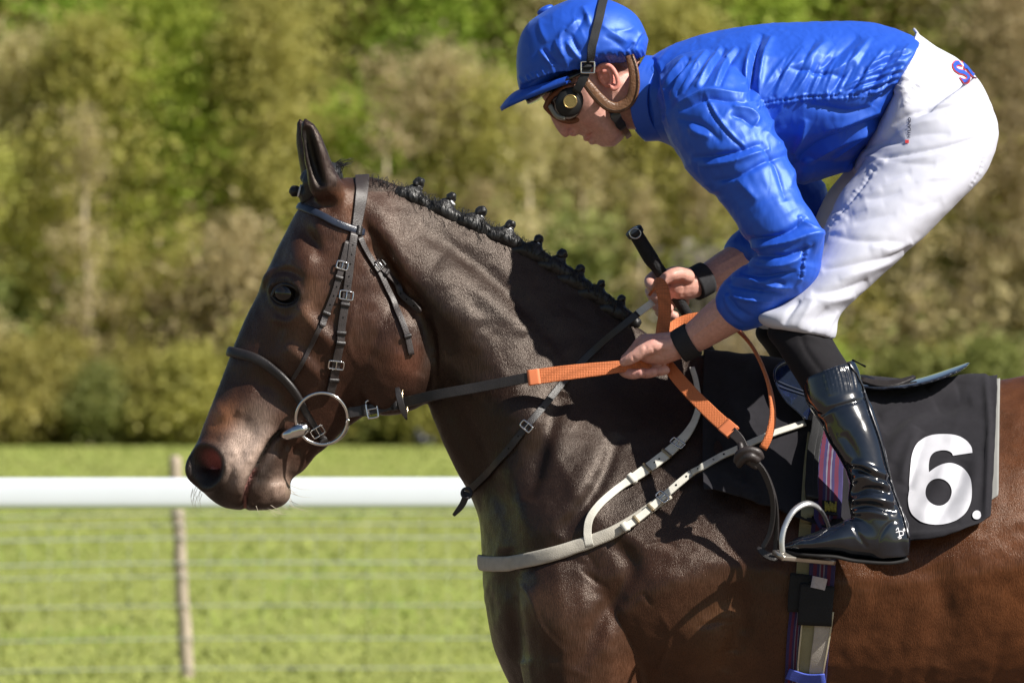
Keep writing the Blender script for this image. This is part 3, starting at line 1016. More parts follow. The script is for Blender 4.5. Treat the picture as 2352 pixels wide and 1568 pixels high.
def horse_details():
    # eyes
    LID = mat('dark_eyelid', (.010, .0085, .008), .35, .5, var=.2, bump=.0006, bscale=300)
    gl = mat('eye_glass', (.008, .006, .005), .06, .5, coat=.25, var=0)
    for s in (-1, 1):
        up = [(625, 680), (633, 665), (648, 655), (664, 654), (680, 661), (690, 674)]
        lo = [(625, 681), (637, 692), (652, 698), (668, 697), (681, 689), (690, 675)]
        rim = np.mean([on_horse(a, b)[0][1] for a, b in up + lo])
        c = P(657, 674, rim)
        c[1] = (rim + .0145) * (1 if s == -1 else -1)
        for nm, pts, r in (('upper_eyelid', up, .0046), ('lower_eyelid', lo, .0024)):
            q = []
            for i, (a, b) in enumerate(pts):
                w = on_horse(a, b)[0]
                y = (.5 * w[1] + .5 * rim - .0005) * (1 if s == -1 else -1)
                q.append((w[0], y, w[2], r * (.55 if i in (0, 5) else 1)))
            V, F = tube3(q, n=10, m=30)
            mk(nm, V, F, LID, horse)
        th = ellipsoid((0, 0, 0), (.0245, .0200, .0205), R(-12), 28)
        V = th[0] - P(0, 0, 0) + c
        mk('eye', V, th[1], gl, horse)
    # plaited mane: a bobble with a white band on a swelling of hair along the crest
    white = mat('white_band', (.75, .76, .8), .6, .3, var=.05)
    knobs = [(962, 419, 938, 446), (1037, 452, 1012, 478), (1105, 485, 1080, 508), (1172, 515, 1150, 538), (1237, 549, 1215, 574), (1291, 583, 1268, 606), (1333, 617, 1312, 640), (1381, 652, 1360, 672), (1428, 686, 1408, 708)]
    for i, (kx, ky, bx, by) in enumerate(knobs):
        rgn = random.Random(i)
        roll = remesh([tube([(bx - 38, by + 2, -.002, .0130), (bx - 10, by + 1, -.004, .0165), (bx + 20, by + 14, -.004, .0165), (bx + 54, by + 34, -.002, .0120)], n=12, m=16), tube([(bx + 6, by - 2, 0, .016), (kx - 1, ky + 10, 0, .0105)], n=12)], .004, 3)
        V = roll[0] + vnormals(*roll) * (.0020 * vnoise(roll[0] * np.array((1, 1, .35)), 150, i))[:, None]
        ky += 2
        plait = mk('mane_plait', V, roll[1], BLACKHAIR, horse)
        r0 = (.0112 if i < 6 else .0095) * rgn.uniform(.9, 1.12)
        kn = remesh([ellipsoid((kx, ky - 1, 0), (r0, r0, r0 * .92)), ellipsoid((kx + 4, ky - 4, -.006), (r0 * .6,) * 3), ellipsoid((kx - 5, ky + 1, -.006), (r0 * .6,) * 3)], .0024, 1)
        V = kn[0] + vnormals(*kn) * (.0016 * vnoise(kn[0], 190, i))[:, None]
        mk('knot', V, kn[1], BLACKHAIR, plait)
        if i < 7:
            t0, t1 = P(kx - 1, ky + 8, 0), P(bx + 8, by, 0)
            ax = (t1 - t0) / np.linalg.norm(t1 - t0)
            rr = .0100 if i < 6 else .0080
            a = tube3([(*(t0 - ax * .0018), rr), (*(t0 + ax * .0042), rr)], n=18, m=3, caps=False)
            mk('band', a[0], a[1], white, plait)
    # forelock plait standing off the forehead
    fl = remesh([tube([(760, 405, 0, .03), (728, 420, 0, .034), (705, 440, 0, .024), (690, 440, 0, .011)], n=14, m=20), tube([(735, 415, 0, .028), (712, 462, 0, .022), (700, 480, 0, .010)], n=14, m=12)], .004, 3)
    f = mk('forelock', fl[0] + vnormals(*fl) * (.0018 * vnoise(fl[0], 90, 3))[:, None], fl[1], BLACKHAIR, horse)
    kn = ellipsoid((677, 439, 0), (.0112, .012, .0112))
    mk('knot', kn[0] * 1.0 + .0012 * vnoise(kn[0], 200, 2)[:, None], kn[1], BLACKHAIR, f)
    a = tube3([(*P(686, 438, 0), .0122), (*P(690, 439, 0), .0118)], n=18, m=3, caps=False)
    mk('band', a[0], a[1], white, f)
    # loose hairs at the poll, along the crest, whiskers at the chin
    def hairs(name, m, items, rad):
        parts = [tube3([(*P(*p), rad * (1 - k / (len(c)))) + 0 * 0 if False else (*P(*p), max(rad * (1 - .8 * k / (len(c) - 1)), rad * .15)) for k, p in enumerate(c)], n=4, m=9, caps=False) for c in items]
        V, F = join(parts)
        tag(mk(name, V, F, m, horse), kind='stuff')
    rg = random.Random(6)
    it = []
    for k in range(34):
        bx, by = 758 + rg.uniform(0, 26), 398 - rg.uniform(-4, 5)
        ex, ey = 770 + rg.uniform(10, 44), 378 - rg.uniform(-4, 16)
        y = rg.gauss(0, .012)
        it.append([(bx, by, y), ((bx + ex) / 2 - 6, (by + ey) / 2 - 5, y), (ex, ey, y * 1.3)])
    hairs('poll_tuft', BLACKHAIR, it, .0011)
    it = []
    cr = np.array([(850, 402), (930, 428), (1000, 458), (1070, 486), (1140, 518), (1220, 560), (1300, 612), (1380, 668), (1450, 722)])
    for k in range(300):
        t = rg.random() * 8
        i = min(7, int(t))
        b = cr[i] + (cr[i + 1] - cr[i]) * (t - i)
        y = rg.gauss(0, .012)
        ln = rg.uniform(2, 11)
        y0 = -abs(rg.gauss(.012, .008))
        it.append([(b[0] + rg.gauss(0, 6), b[1] + rg.uniform(8, 26), y0 - .008), (b[0] + ln * .2, b[1] - 2 + rg.gauss(0, 3), y0 - .006), (b[0] + ln * .6 + rg.gauss(0, 5), b[1] + 2 - ln * .5, y0 * .8)])
    hairs('crest_hair', BLACKHAIR, it, .0007)
    pale = mat('whisker', (.55, .48, .38), .4, .5, var=0)
    it = []
    for k in range(24):
        bx, by = rg.uniform(585, 665), rg.uniform(1150, 1166)
        if k < 9:
            bx, by = 664, rg.uniform(1110, 1160)
        y = rg.gauss(0, .02)
        dx, dy = rg.uniform(10, 55), rg.uniform(6, 30)
        it.append([(bx, by, y), (bx + dx * .5, by + dy * .7, y), (bx + dx, by + dy * (.9 + rg.gauss(0, .2)), y)])
    for k in range(10):
        bx, by = rg.uniform(440, 470), rg.uniform(1115, 1140)
        it.append([(bx, by, -.02), (bx - 5, by + 18, -.02), (bx - 2, by + 34, -.02)])
    hairs('whiskers', pale, it, .0005)
    # tail
    tl = []
    for k in range(40):
        y = rg.gauss(0, .03)
        tl.append(tube([(3040, 1060, y * .3, .018), (3120, 1120, y * .6, .016), (3160, 1350, y, .016), (3150, 1700, y * 1.3, .014), (3130 + rg.gauss(0, 25), 2200 + rg.uniform(-150, 100), y * 1.3, .004)], n=5, m=14))
    V, F = join(tl)
    mk('tail', V, F, BLACKHAIR, horse)
horse_details()
# ================================================================== saddlery
LEATHER = mat('black_leather', (.020, .017, .017), .42, .5, var=.3, vscale=60, bump=.0006, bscale=500)
LEATHER2 = mat('worn_brown_leather', (.032, .025, .024), .42, .5, var=.3, vscale=60, bump=.0006, bscale=500)
LEATHERB = mat('navy_leather', (.020, .026, .044), .30, .5, var=.25, vscale=60, bump=.0005, bscale=500)
STEEL = mat('polished_steel', (.72, .71, .69), .12, .5, metal=1.0, var=.08, vscale=80)
DARKHOLE = mat('dark_hole', (.004, .004, .004), .8, .1, var=0)
WEBW = mat('white_webbing', (.62, .60, .53), .6, .3, var=.14, vscale=50, bump=.0006, bscale=700)
WEBG = mat('grey_beige_felt', (.44, .41, .35), .8, .2, var=.16, vscale=40, bump=.0008, bscale=500)

def snap(path, off, tree=None, smooth=3):
    tree = tree or HTREE
    Q, N = [], []
    for p in path:
        h = tree.find_nearest(Vector(p))
        Q.append(np.array(h[0]))
        N.append(np.array(h[1]))
    Q, N = np.array(Q), np.array(N)
    # soften
    for _ in range(smooth):
        N[1:-1] = (N[:-2] + 2 * N[1:-1] + N[2:]) / 4
        Q[1:-1] = (Q[:-2] + 2 * Q[1:-1] + Q[2:]) / 4
    N /= np.linalg.norm(N, axis=1)[:, None]
    return Q + N * off, N
def lay(px, off, tree=None, wrap=False, step=.006, near_only=True):
    """positions in the picture -> an even path lying on a surface; wrap = the strap goes round to the far side from its first point"""
    tree = tree or HTREE
    k = catmull(px, max(2, (len(px) - 1) * 10 + 1)) if len(px) > 2 else catmull(px, 14)
    pts = []
    for a, b in k:
        p, n = cast(tree, a, b)
        if p is not None:
            pts.append(p)
    pts = np.array(pts)
    if wrap:
        h = tree.find_nearest(Vector(P(k[0][0], k[0][1], 0)))
        mid = np.array(h[0])
        mid[1] = 0
        far = pts[::-1].copy()
        far[:, 1] = np.abs(far[:, 1])
        pts = np.vstack((far, mid[None], pts))
    pts = even(pts, step)
    return snap(pts, off, tree)
class Strap:
    def __init__(self, Q, N, width, thick, taper=None):
        self.Q, self.N, self.w, self.t = Q, N, width, thick
        T = np.gradient(Q, axis=0)
        self.T = T / (np.linalg.norm(T, axis=1)[:, None] + 1e-9)
        S = np.cross(self.T, N)
        self.S = S / (np.linalg.norm(S, axis=1)[:, None] + 1e-9)
        self.N = np.cross(self.S, self.T)
        n = len(Q)
        self.W = np.full(n, width) if np.isscalar(width) else np.interp(np.linspace(0, 1, n), np.linspace(0, 1, len(width)), width)
        if taper == 'end':
            self.W = self.W * np.clip((n - np.arange(n)) / (self.W.max() * .9 / max(1e-4, np.linalg.norm(Q[1] - Q[0]))), .12, 1)
    def mesh(self, round_=False):
        h, t = self.W / 2, self.t / 2
        if round_:
            th = np.linspace(0, 2 * np.pi, 14, endpoint=False)
            prof = [(math.copysign(abs(math.cos(a)) ** .75, math.cos(a)), math.copysign(abs(math.sin(a)) ** .75, math.sin(a))) for a in th]
        else:
            prof = [(-1, -.55), (-.96, -1), (-.88, -1), (.88, -1), (.96, -1), (1, -.55), (1, .55), (.96, 1), (.88, 1.02), (.4, 1.06), (-.4, 1.06), (-.88, 1.02), (-.96, 1), (-1, .55)]
        V = np.stack([self.Q + self.S * (h * a)[:, None] + self.N * (t * b) for a, b in prof], 1).reshape(-1, 3)
        n, m = len(prof), len(self.Q)
        F = ringfaces(m, n)
        F.append(list(range(n))[::-1])
        F.append([(m - 1) * n + j for j in range(n)])
        return V, F
    def at(self, px, py):
        i = int(np.argmin(np.hypot(*(PR(self.Q) - np.array((px, py))).T) + (self.Q[:, 1] > .01) * 1e4))
        return self.Q[i], self.T[i], self.S[i], self.N[i], self.W[i]
def strap(name, Q, N, width, thick, m, parent, round_=False, taper=None):
    s = Strap(Q, N, width, thick, taper)
    V, F = s.mesh(round_)
    s.obj = mk(name, V, F, m, parent)
    return s
def keeper(s, px, py, parent, m, wide=.007, extra=.003):
    p, t, sd, n, w = s.at(px, py)
    Q = np.array([p - t * wide / 2 + n * .0008, p + n * .0012, p + t * wide / 2 + n * .0008])
    k = Strap(Q, np.array([n] * 3), w + extra, s.t + .0042)
    V, F = k.mesh()
    return mk('keeper', V, F, m, parent)
def buckle(s, px, py, parent, m=None, a=.016, extra=.010, wire=.0017):
    m = m or STEEL
    p, t, sd, n, w = s.at(px, py)
    p = p + n * (s.t / 2 + wire * .6)
    hw = (w + extra) / 2
    c = []
    for (x, y) in ((-.5, -.8), (-.5, .8), (-.3, 1), (.3, 1), (.5, .8), (.5, -.8), (.3, -1), (-.3, -1), (-.5, -.8)):
        c.append((*(p + t * a * x + sd * hw * y), wire))
    A = tube3(c, n=7, m=50, caps=False, up=n)
    B = tube3([(*(p - t * a * .5), wire * .8), (*(p + t * a * .5 + n * .001), wire * .8)], n=6, m=3)
    V, F = join([A, B])
    return mk('buckle', V, F, m, parent)
def holes(s, pts, parent, r=.0017):
    for px, py in pts:
        p, t, sd, n, w = s.at(px, py)
        c = p + n * (s.t / 2 * 1.14 + .0003)
        th = np.linspace(0, 2 * np.pi, 8, endpoint=False)
        V = np.vstack(([c + (t * math.cos(a) + sd * math.sin(a)) * r for a in th], [c + n * .0001]))
        mk('punched_hole', V, [[8, j, (j + 1) % 8] for j in range(8)], DARKHOLE, parent)
def air(pts, step=.006):
    """path through the air: (px,py,y)"""
    k = catmull(pts, (len(pts) - 1) * 10 + 1) if len(pts) > 2 else np.array(pts, float)
    return even(np.array([P(*q) for q in k]), step)
def flatN(Q, n=(0, -1, 0)):
    return np.tile(np.array(n, float) / np.linalg.norm(n), (len(Q), 1))

def build_bridle():
    br = empty('bridle', tuple(P(820, 400, 0)), 'black leather bridle with steel snaffle ring on the bay horse', 'bridle')
    Q, N = lay([(833, 401), (829, 440), (822, 490), (814, 538)], .003, wrap=True)
    strap('crown_piece', Q, N, [.019, .026, .027, .026, .019], .0045, LEATHER2, br)
    Q, N = lay([(682, 473), (700, 479), (730, 492), (765, 510), (800, 524), (834, 535)], .0045, wrap=True)
    s = strap('browband', Q, N, .0145, .005, LEATHERB, br, round_=True)
    keeper(s, 826, 532, s.obj, LEATHER, .010, .004)
    Q, N = lay([(811, 536), (806, 580), (799, 640), (793, 690), (785, 745), (778, 800), (769, 850), (757, 902)], .0055)
    s = strap('cheekpiece', Q, N, [.0155, .0155, .015, .0155, .0155, .0165, .017], .005, LEATHER2, br)
    for a, b in ((795, 675),):
        buckle(s, a, b, s.obj)
    for a, b in ((793, 700), (783, 765), (780, 790), (765, 870)):
        keeper(s, a, b, s.obj, LEATHER)
    buckle(s, 770, 838, s.obj, extra=.012, a=.015)
    holes(s, [(809, 560), (807, 585), (804, 610), (801, 635), (798, 657), (788, 727)], s.obj)
    Qm, Nm = s.Q.copy(), s.N.copy()
    Qm[:, 1] *= -1
    Nm[:, 1] *= -1
    strap('cheekpiece', Qm, Nm, .0155, .005, LEATHER2, br)
    Q, N = lay([(799, 555), (791, 585), (781, 625), (769, 668), (757, 702), (741, 740), (738, 753)], .0045)
    s = strap('noseband_strap', Q, N, .0125, .0045, LEATHER2, br, taper='end')
    buckle(s, 784, 610, s.obj, a=.014, extra=.009)
    keeper(s, 776, 640, s.obj, LEATHER)
    keeper(s, 748, 722, s.obj, LEATHER)
    holes(s, [(771, 660), (765, 682), (758, 702)], s.obj)
    Q, N = lay([(746, 728), (722, 780), (695, 835), (672, 872)], .0028)
    strap('noseband_hanger', Q, N, [.010, .008, .0075], .0035, LEATHER2, br)
    Q, N = lay([(519, 806), (545, 811), (590, 824), (630, 848), (660, 874), (684, 906), (700, 940), (720, 975), (742, 1012)], .006, wrap=True)
    s = strap('noseband', Q, N, [.012, .0135, .017, .019, .020, .020, .019, .017, .0135, .012], .011, LEATHER, br, round_=True)
    buckle(s, 737, 985, s.obj, a=.018, extra=.012)
    keeper(s, 745, 1008, s.obj, LEATHER, .012)
    Q, N = lay([(824, 545), (842, 585), (868, 625), (893, 675), (915, 722), (934, 770), (944, 815)], .0045)
    s = strap('throat_latch', Q, N, .0115, .0045, LEATHER2, br)
    keeper(s, 936, 775, s.obj, LEATHER)
    Q, N = lay([(858, 602), (872, 622), (905, 655), (940, 687), (973, 713)], .0085)
    s = strap('throat_latch_end', Q, N, .0125, .004, LEATHER2, br, taper='end')
    buckle(s, 866, 613, s.obj, a=.014)
    keeper(s, 880, 632, s.obj, LEATHER)
    holes(s, [(905, 655), (922, 671), (940, 687), (955, 699)], s.obj)
    # snaffle bit
    p, n = on_horse(741, 961)
    yr = on_horse(741, 905)[0][1] - .011
    yb = on_horse(700, 985)[0][1] - .012
    for sgn in (1, -1):
        ring = []
        for a in np.linspace(0, 2 * np.pi, 41):
            q = P(741 + 59 * math.cos(a), 961 + 59 * math.sin(a), 0)
            y = yr + (yb + .004 - yr) * (.5 + .5 * math.sin(a)) * .9 - .006
            q[1] = y * sgn
            ring.append((*q, .0033))
        V, F = tube3(ring, n=10, m=120, caps=False)
        rg = mk('bit_ring', V, F, STEEL, br)
        pts = [(640, 1003, -.010, .0075), (655, 1000, on_horse(655, 1000)[0][1] - .004, .0095), (675, 992, yb - .006, .0125), (692, 986, yb - .009, .0135), (700, 983, yb - .009, .0115)]
        V, F = tube([(a, b, y, r) for a, b, y, r in pts], n=18, m=30)
        V[:, 1] *= sgn
        mk('bit_mouthpiece', V, F if sgn == 1 else [f[::-1] for f in F], STEEL, rg)
build_bridle()

ORANGE = None
def orange_material():
    m, nt, b = nodemat('orange_rubber_grip')
    L = nt.links.new
    tc = nt.nodes.new('ShaderNodeTexCoord')
    vo = nt.nodes.new('ShaderNodeTexVoronoi')
    vo.inputs['Scale'].default_value = 330
    vo.inputs['Randomness'].default_value = .15
    L(tc.outputs['Object'], vo.inputs['Vector'])
    r = nt.nodes.new('ShaderNodeMapRange')
    r.inputs['From Max'].default_value = .75
    r.inputs['To Min'].default_value = 1.25
    r.inputs['To Max'].default_value = .62
    L(vo.outputs['Distance'], r.inputs['Value'])
    vm = nt.nodes.new('ShaderNodeVectorMath')
    vm.operation = 'SCALE'
    vm.inputs[0].default_value = (.66, .195, .070)
    L(r.outputs[0], vm.inputs['Scale'])
    L(vm.outputs[0], b.inputs['Base Color'])
    b.inputs['Roughness'].default_value = .6
    b.inputs['Specular IOR Level'].default_value = .3
    bp = nt.nodes.new('ShaderNodeBump')
    bp.inputs['Distance'].default_value = .0012
    bp.invert = True
    L(vo.outputs['Distance'], bp.inputs['Height'])
    L(bp.outputs[0], b.inputs['Normal'])
    return m
def build_reins():
    OR = orange_material()
    ORS = mat('orange_smooth_rubber', (.66, .20, .085), .5, .3, var=.08)
    rn = empty('reins', tuple(P(1480, 800, -.12)), 'black leather reins with orange rubber grips knotted at the end', 'reins')
    y0 = on_horse(790, 948)[0][1] - .016
    # near rein, bit to hand
    Q = air([(797, 948, y0), (850, 940, y0 - .004), (900, 930, y0 - .008), (1000, 907, -.118), (1100, 889, -.142), (1218, 866, -.165)])
    s = strap('leather_rein', Q, flatN(Q, (.05, -1, .12)), .0195, .0045, LEATHER, rn)
    buckle(s, 856, 938, s.obj, a=.020, extra=.014, wire=.0020)
    keeper(s, 838, 942, s.obj, LEATHER, .013)
    keeper(s, 905, 928, s.obj, LEATHER, .013)
    p, t, sd, n, w = s.at(932, 922)
    c = [(*(p + sd * .024 * math.cos(a) + n * (.010 * math.sin(a) + .001) + t * .004 * math.sin(a)), .0024) for a in np.linspace(0, 2 * np.pi, 25)]
    V, F = tube3(c, n=8, m=60, caps=False)
    mk('martingale_ring', V, F, mat('brass', (.62, .50, .32), .2, .5, metal=1.0, var=.1), s.obj)
    Qk = air([(912, 890, -.112), (918, 915, -.122), (925, 940, -.122), (934, 963, -.116)])
    strap('ring_tab', Qk, flatN(Qk), [.008, .012, .012, .011, .004], .003, LEATHER, rn)
    # orange grip of the near rein
    Q = air([(1212, 868, -.165), (1300, 856, -.170), (1380, 847, -.172), (1430, 841, -.170), (1500, 836, -.160), (1535, 840, -.152)])
    Nn = flatN(Q, (.05, -1, .15))
    g = strap('orange_grip', Q, Nn, [.029, .029, .028, .026, .022, .018, .020], .0058, OR, rn)
    Q2 = Q[:5]
    s2 = Strap(Q2, Nn[:5], .0295, .0072)
    V, F = s2.mesh()
    mk('grip_end', V, F, ORS, g.obj)
    # the slack end: down from the hands past the cloth to the knot
    Q = air([(1522, 822, -.135), (1552, 862, -.168), (1590, 905, -.215), (1640, 955, -.272), (1684, 993, -.312)])
    g = strap('orange_grip', Q, flatN(Q, (-.15, -1, .35)), [.022, .025, .026, .027, .027], .0058, OR, rn)
    V, F = Strap(Q[-6:], flatN(Q[-6:], (-.15, -1, .35)), .029, .0072).mesh()
    mk('grip_end', V, F, ORS, g.obj)
    Q = air([(1680, 990, -.311), (1700, 1010, -.318), (1716, 1040, -.322)])
    strap('leather_end', Q, flatN(Q, (-.3, -1, .2)), [.020, .017, .012], .0045, LEATHER2, rn)
    # loop from the far hand down to the near hand
    Q = air([(1497, 668, -.045), (1503, 655, -.070), (1514, 652, -.090), (1524, 675, -.102), (1527, 715, -.106), (1522, 760, -.108), (1520, 800, -.112)])
    ncol = np.array([(-.5, -.6, .6), (-.2, -.9, .4), (0, -1, .3), (.1, -1, .1), (.1, -1, 0), (.05, -1, 0), (0, -1, 0)])
    N = np.stack([np.interp(np.linspace(0, 1, len(Q)), np.linspace(0, 1, 7), ncol[:, i]) for i in range(3)], 1)
    strap('orange_grip', Q, N / np.linalg.norm(N, axis=1)[:, None], [.024, .025, .026, .025, .024, .026, .028], .0055, OR, rn)
    # far rein: arches behind the forearm and falls to the knot, seen almost edge on
    Q = air([(1528, 800, -.06), (1538, 765, -.045), (1570, 738, -.03), (1620, 728, -.05), (1680, 748, -.12), (1730, 800, -.20), (1765, 880, -.275), (1775, 950, -.31), (1766, 1000, -.325), (1752, 1030, -.328)])
    ncol = np.array([(.2, -1, .9), (.2, -.9, 1), (0, -.8, 1), (.3, -.7, 1), (.9, -.35, .9), (1, -.30, .5), (1, -.40, .15), (1, -.40, -.05), (1, -.5, -.2), (.9, -.6, -.3)])
    N = np.stack([np.interp(np.linspace(0, 1, len(Q)), np.linspace(0, 1, 10), ncol[:, i]) for i in range(3)], 1)
    g = strap('orange_grip', Q, N / np.linalg.norm(N, axis=1)[:, None], [.026, .027, .027, .025, .024, .024, .024, .024, .022], .0055, OR, rn)
    # knot and hanging loop
    kn = remesh([tube([(1692, 1058, -.325, .0070), (1698, 1042, -.336, .0078), (1718, 1033, -.342, .0080), (1740, 1038, -.340, .0078), (1748, 1050, -.332, .0070)], n=12, m=30), tube([(1698, 1068, -.326, .0065), (1708, 1054, -.338, .0075), (1724, 1048, -.344, .0078), (1740, 1056, -.338, .0070)], n=12, m=30), tube([(1700, 1020, -.320, .006), (1706, 1044, -.328, .008), (1722, 1060, -.330, .008), (1738, 1072, -.332, .0065)], n=12, m=24)], .0022, 1)
    mk('knot', kn[0], kn[1], LEATHER2, rn)
    def strand(pts, n, w, m=LEATHER):
        Q = air(pts)
        return strap('hanging_loop', Q, flatN(Q, n), w, .0045, m, rn)
    strand([(1728, 1056, -.338), (1752, 1080, -.336), (1772, 1130, -.334), (1776, 1180, -.328), (1768, 1225, -.322), (1752, 1258, -.318), (1752, 1268, -.318)], (-.6, -1, .1), [.011, .012, .010, .009, .009])
    strand([(1734, 1054, -.336), (1760, 1092, -.332), (1780, 1150, -.330), (1784, 1210, -.324), (1782, 1250, -.320), (1781, 1275, -.320)], (-.7, -1, 0), [.010, .011, .009, .009, .009])
    strand([(1740, 1256, -.320), (1752, 1268, -.323), (1770, 1278, -.325), (1786, 1282, -.325)], (0, -1, .3), [.006, .013, .015, .012])
    b = air([(1774, 1270, -.330), (1794, 1272, -.330)])
    V, F = tube3([(*q, .0018) for q in b], n=6)
    mk('buckle_pin', V, F, STEEL, rn)
build_reins()

def build_neck_strap():
    ns = empty('neck_strap', tuple(P(1200, 1000, -.12)), 'thin black leather neck strap crossing the horse\'s neck', 'strap')
    Q, N = lay([(1071, 1132), (1100, 1108), (1150, 1056), (1195, 1000), (1230, 955), (1275, 900), (1320, 848), (1365, 803)], .004)
    a = air([(1365, 803, Q[-1, 1] - .003), (1420, 756, -.098), (1465, 720, -.088)])
    Q = np.vstack((Q, even(np.vstack((Q[-1], a[3:])), .006)[1:]))
    for _ in range(40):
        Q[40:-1] = (Q[39:-2] + 2 * Q[40:-1] + Q[41:]) / 4
    N = np.vstack((N, np.tile(N[-1], (len(Q) - len(N), 1))))
    s = strap('strap', Q, N, .0135, .0045, LEATHER, ns)
    buckle(s, 1208, 978, s.obj, a=.013)
    holes(s, [(1190, 1005), (1170, 1030), (1245, 935), (1262, 915)], s.obj)
    Q = air([(1462, 722, -.088), (1500, 694, -.075)])
    strap('pale_strap_end', Q, flatN(Q, (0, -1, .3)), .014, .004, WEBW, ns)
    Q = air([(1073, 1130, -.075), (1062, 1158, -.070), (1042, 1183, -.062)])
    strap('strap_end', Q, flatN(Q, (-.3, -1, 0)), [.012, .0125, .011, .006], .004, LEATHER, ns)
    V, F = tube3([(*(P(1072, 1132, -.078) + np.array((.009 * math.cos(a), -.004 + .006 * math.sin(a), .009 * math.sin(a)))), .0032) for a in np.linspace(0, 2 * np.pi, 17)], n=7, m=40, caps=False)
    mk('ring_stop', V, F, LEATHER, ns)
build_neck_strap()

def build_breastgirth():
    bg = empty('breast_girth', tuple(P(1250, 1270, -.2)), 'off-white webbing breast girth round the horse\'s chest', 'breast girth')
    Q, N = lay([(1101, 1287), (1120, 1294), (1180, 1293), (1260, 1275), (1340, 1250), (1400, 1226), (1445, 1203), (1490, 1172), (1538, 1138)], .0055, wrap=True)
    s = strap('chest_pad', Q, N, [.020, .024, .028, .029, .029, .029, .028, .024, .020], .009, WEBG, bg, round_=True)
    Q, N = lay([(1436, 1216), (1470, 1194), (1525, 1148), (1562, 1115), (1590, 1094)], .013)
    t = strap('billet', Q, N, .0140, .004, WEBW, bg)
    buckle(t, 1527, 1146, t.obj, a=.014, extra=.010)
    keeper(t, 1498, 1168, t.obj, mat('brass_keeper', (.42, .33, .2), .3, .5, metal=.8), .0045, .004)
    keeper(t, 1466, 1196, t.obj, mat('brass_keeper_2', (.42, .33, .2), .3, .5, metal=.8), .0045, .004)
    keeper(t, 1408, 1222, t.obj, WEBW, .012, .004)
    holes(t, [(1560, 1117), (1582, 1100)], t.obj, .0022)
    global BILLET_END
    BILLET_END = (t.Q[-1], t.N[-1])
    Q, N = lay([(1356, 1254), (1349, 1222), (1358, 1185), (1392, 1146), (1440, 1112), (1500, 1072), (1550, 1032), (1580, 1000), (1600, 962), (1606, 925), (1598, 880), (1588, 850)], .008)
    u = strap('wither_strap', Q, N, [.016, .0145, .014, .0145, .021, .022, .020, .014, .012, .010, .010], .0045, WEBW, bg)
    buckle(u, 1558, 1024, u.obj, a=.013, extra=.008)
    keeper(u, 1535, 1043, u.obj, mat('brass_keeper_3', (.36, .28, .17), .3, .5, metal=.8), .004, .003)
    keeper(u, 1492, 1078, u.obj, mat('brass_keeper_4', (.36, .28, .17), .3, .5, metal=.8), .004, .003)
    keeper(u, 1452, 1103, u.obj, WEBW, .010, .004)
    holes(u, [(1515, 1060), (1505, 1068)], u.obj, .0018)
build_breastgirth()

# ---- cloths under the saddle
def cloth_sheet(x0, x1, bottom, off, thick, folds, seed, nx=120, ny=90, lift=None, rside=None):
    """a real sheet laid over the horse's back: rows run from the ridge of the back down the near side, and shorter down the far side"""
    V = np.zeros((ny + 30, nx, 3))
    topk = [(1540, 794), (1630, 817), (1720, 824), (1810, 840), (1940, 868), (2100, 884), (2290, 872), (2450, 842)]
    tx, ty = zip(*topk)
    for i in range(nx):
        a = i / (nx - 1)
        pxt = x0 + (x1 - x0) * a
        yt = np.interp(pxt, tx, ty)
        yb = bottom(pxt)
        col = []
        for j in range(ny):
            v = j / (ny - 1)
            py = yt + 3 + (yb - yt - 3) * v ** 1.1
            px = pxt + (rside(v) * a if rside else 0)
            p, n = cast(HTREE, px, py)
            if p is None:
                continue
            if n[1] > 0: n = -n
            col.append(np.r_[p + n * off, n])
        h = HTREE.find_nearest(Vector(P(pxt, yt, 0)))
        mid = np.r_[np.array(h[0]) * np.array((1, 0, 1)) + np.array((0, 0, off)), 0, 0, 1]
        col = np.array([mid] + col)
        d = np.r_[0, np.cumsum(np.linalg.norm(np.diff(col[:, :3], axis=0), axis=1))]
        tt = np.linspace(0, d[-1], ny)
        col2 = np.stack([np.interp(tt, d, col[:, c]) for c in range(6)], 1)
        far = col2[1:31].copy()[::-1]
        far[:, 1] *= -1
        far[:, 4] *= -1
        V[:30, i] = far[:, :3]
        V[30:, i] = col2[:, :3]
    V = V.reshape(-1, 3)
    ny2 = ny + 30
    F = np.array([[j * nx + i, (j + 1) * nx + i, (j + 1) * nx + i + 1, j * nx + i + 1] for j in range(ny2 - 1) for i in range(nx - 1)])
    V = lap(V, F, 4, .5)
    N = vnormals(V, F)
    q = PR(V)
    nearm = V[:, 1] < 0
    D = np.zeros(len(V))
    for amp, pts, r in folds:
        D += amp * line(q, pts, r) * nearm
    D += .0012 * vnoise(V, 22, seed) + (.0040 * ridged(V, 40, 3.5, 11, seed) + .0014 * ridged(V, 70, 6, 26, seed + 3)) * (len(folds) > 0)
    V = V + N * D[:, None]
    if lift is not None:
        V[:, 1] -= lift(q) * nearm
    n = len(V)
    W = V - N * thick
    edge = []
    e = lambda a, b: edge.append([a, b, b + n, a + n])
    for i in range(nx - 1):
        e(i, i + 1)
        e((ny2 - 1) * nx + i + 1, (ny2 - 1) * nx + i)
    for j in range(ny2 - 1):
        e((j + 1) * nx, j * nx)
        e(j * nx + nx - 1, (j + 1) * nx + nx - 1)
    Fa = F.tolist() + [[c + n for c in f[::-1]] for f in F.tolist()] + edge
    return np.vstack((V, W)), Fa, (V, F)
def six_zoom(pts):
    return [((2600 + a / 1.742) / 1.62628, (1250 + b / 1.742) / 1.62628) for a, b in pts]
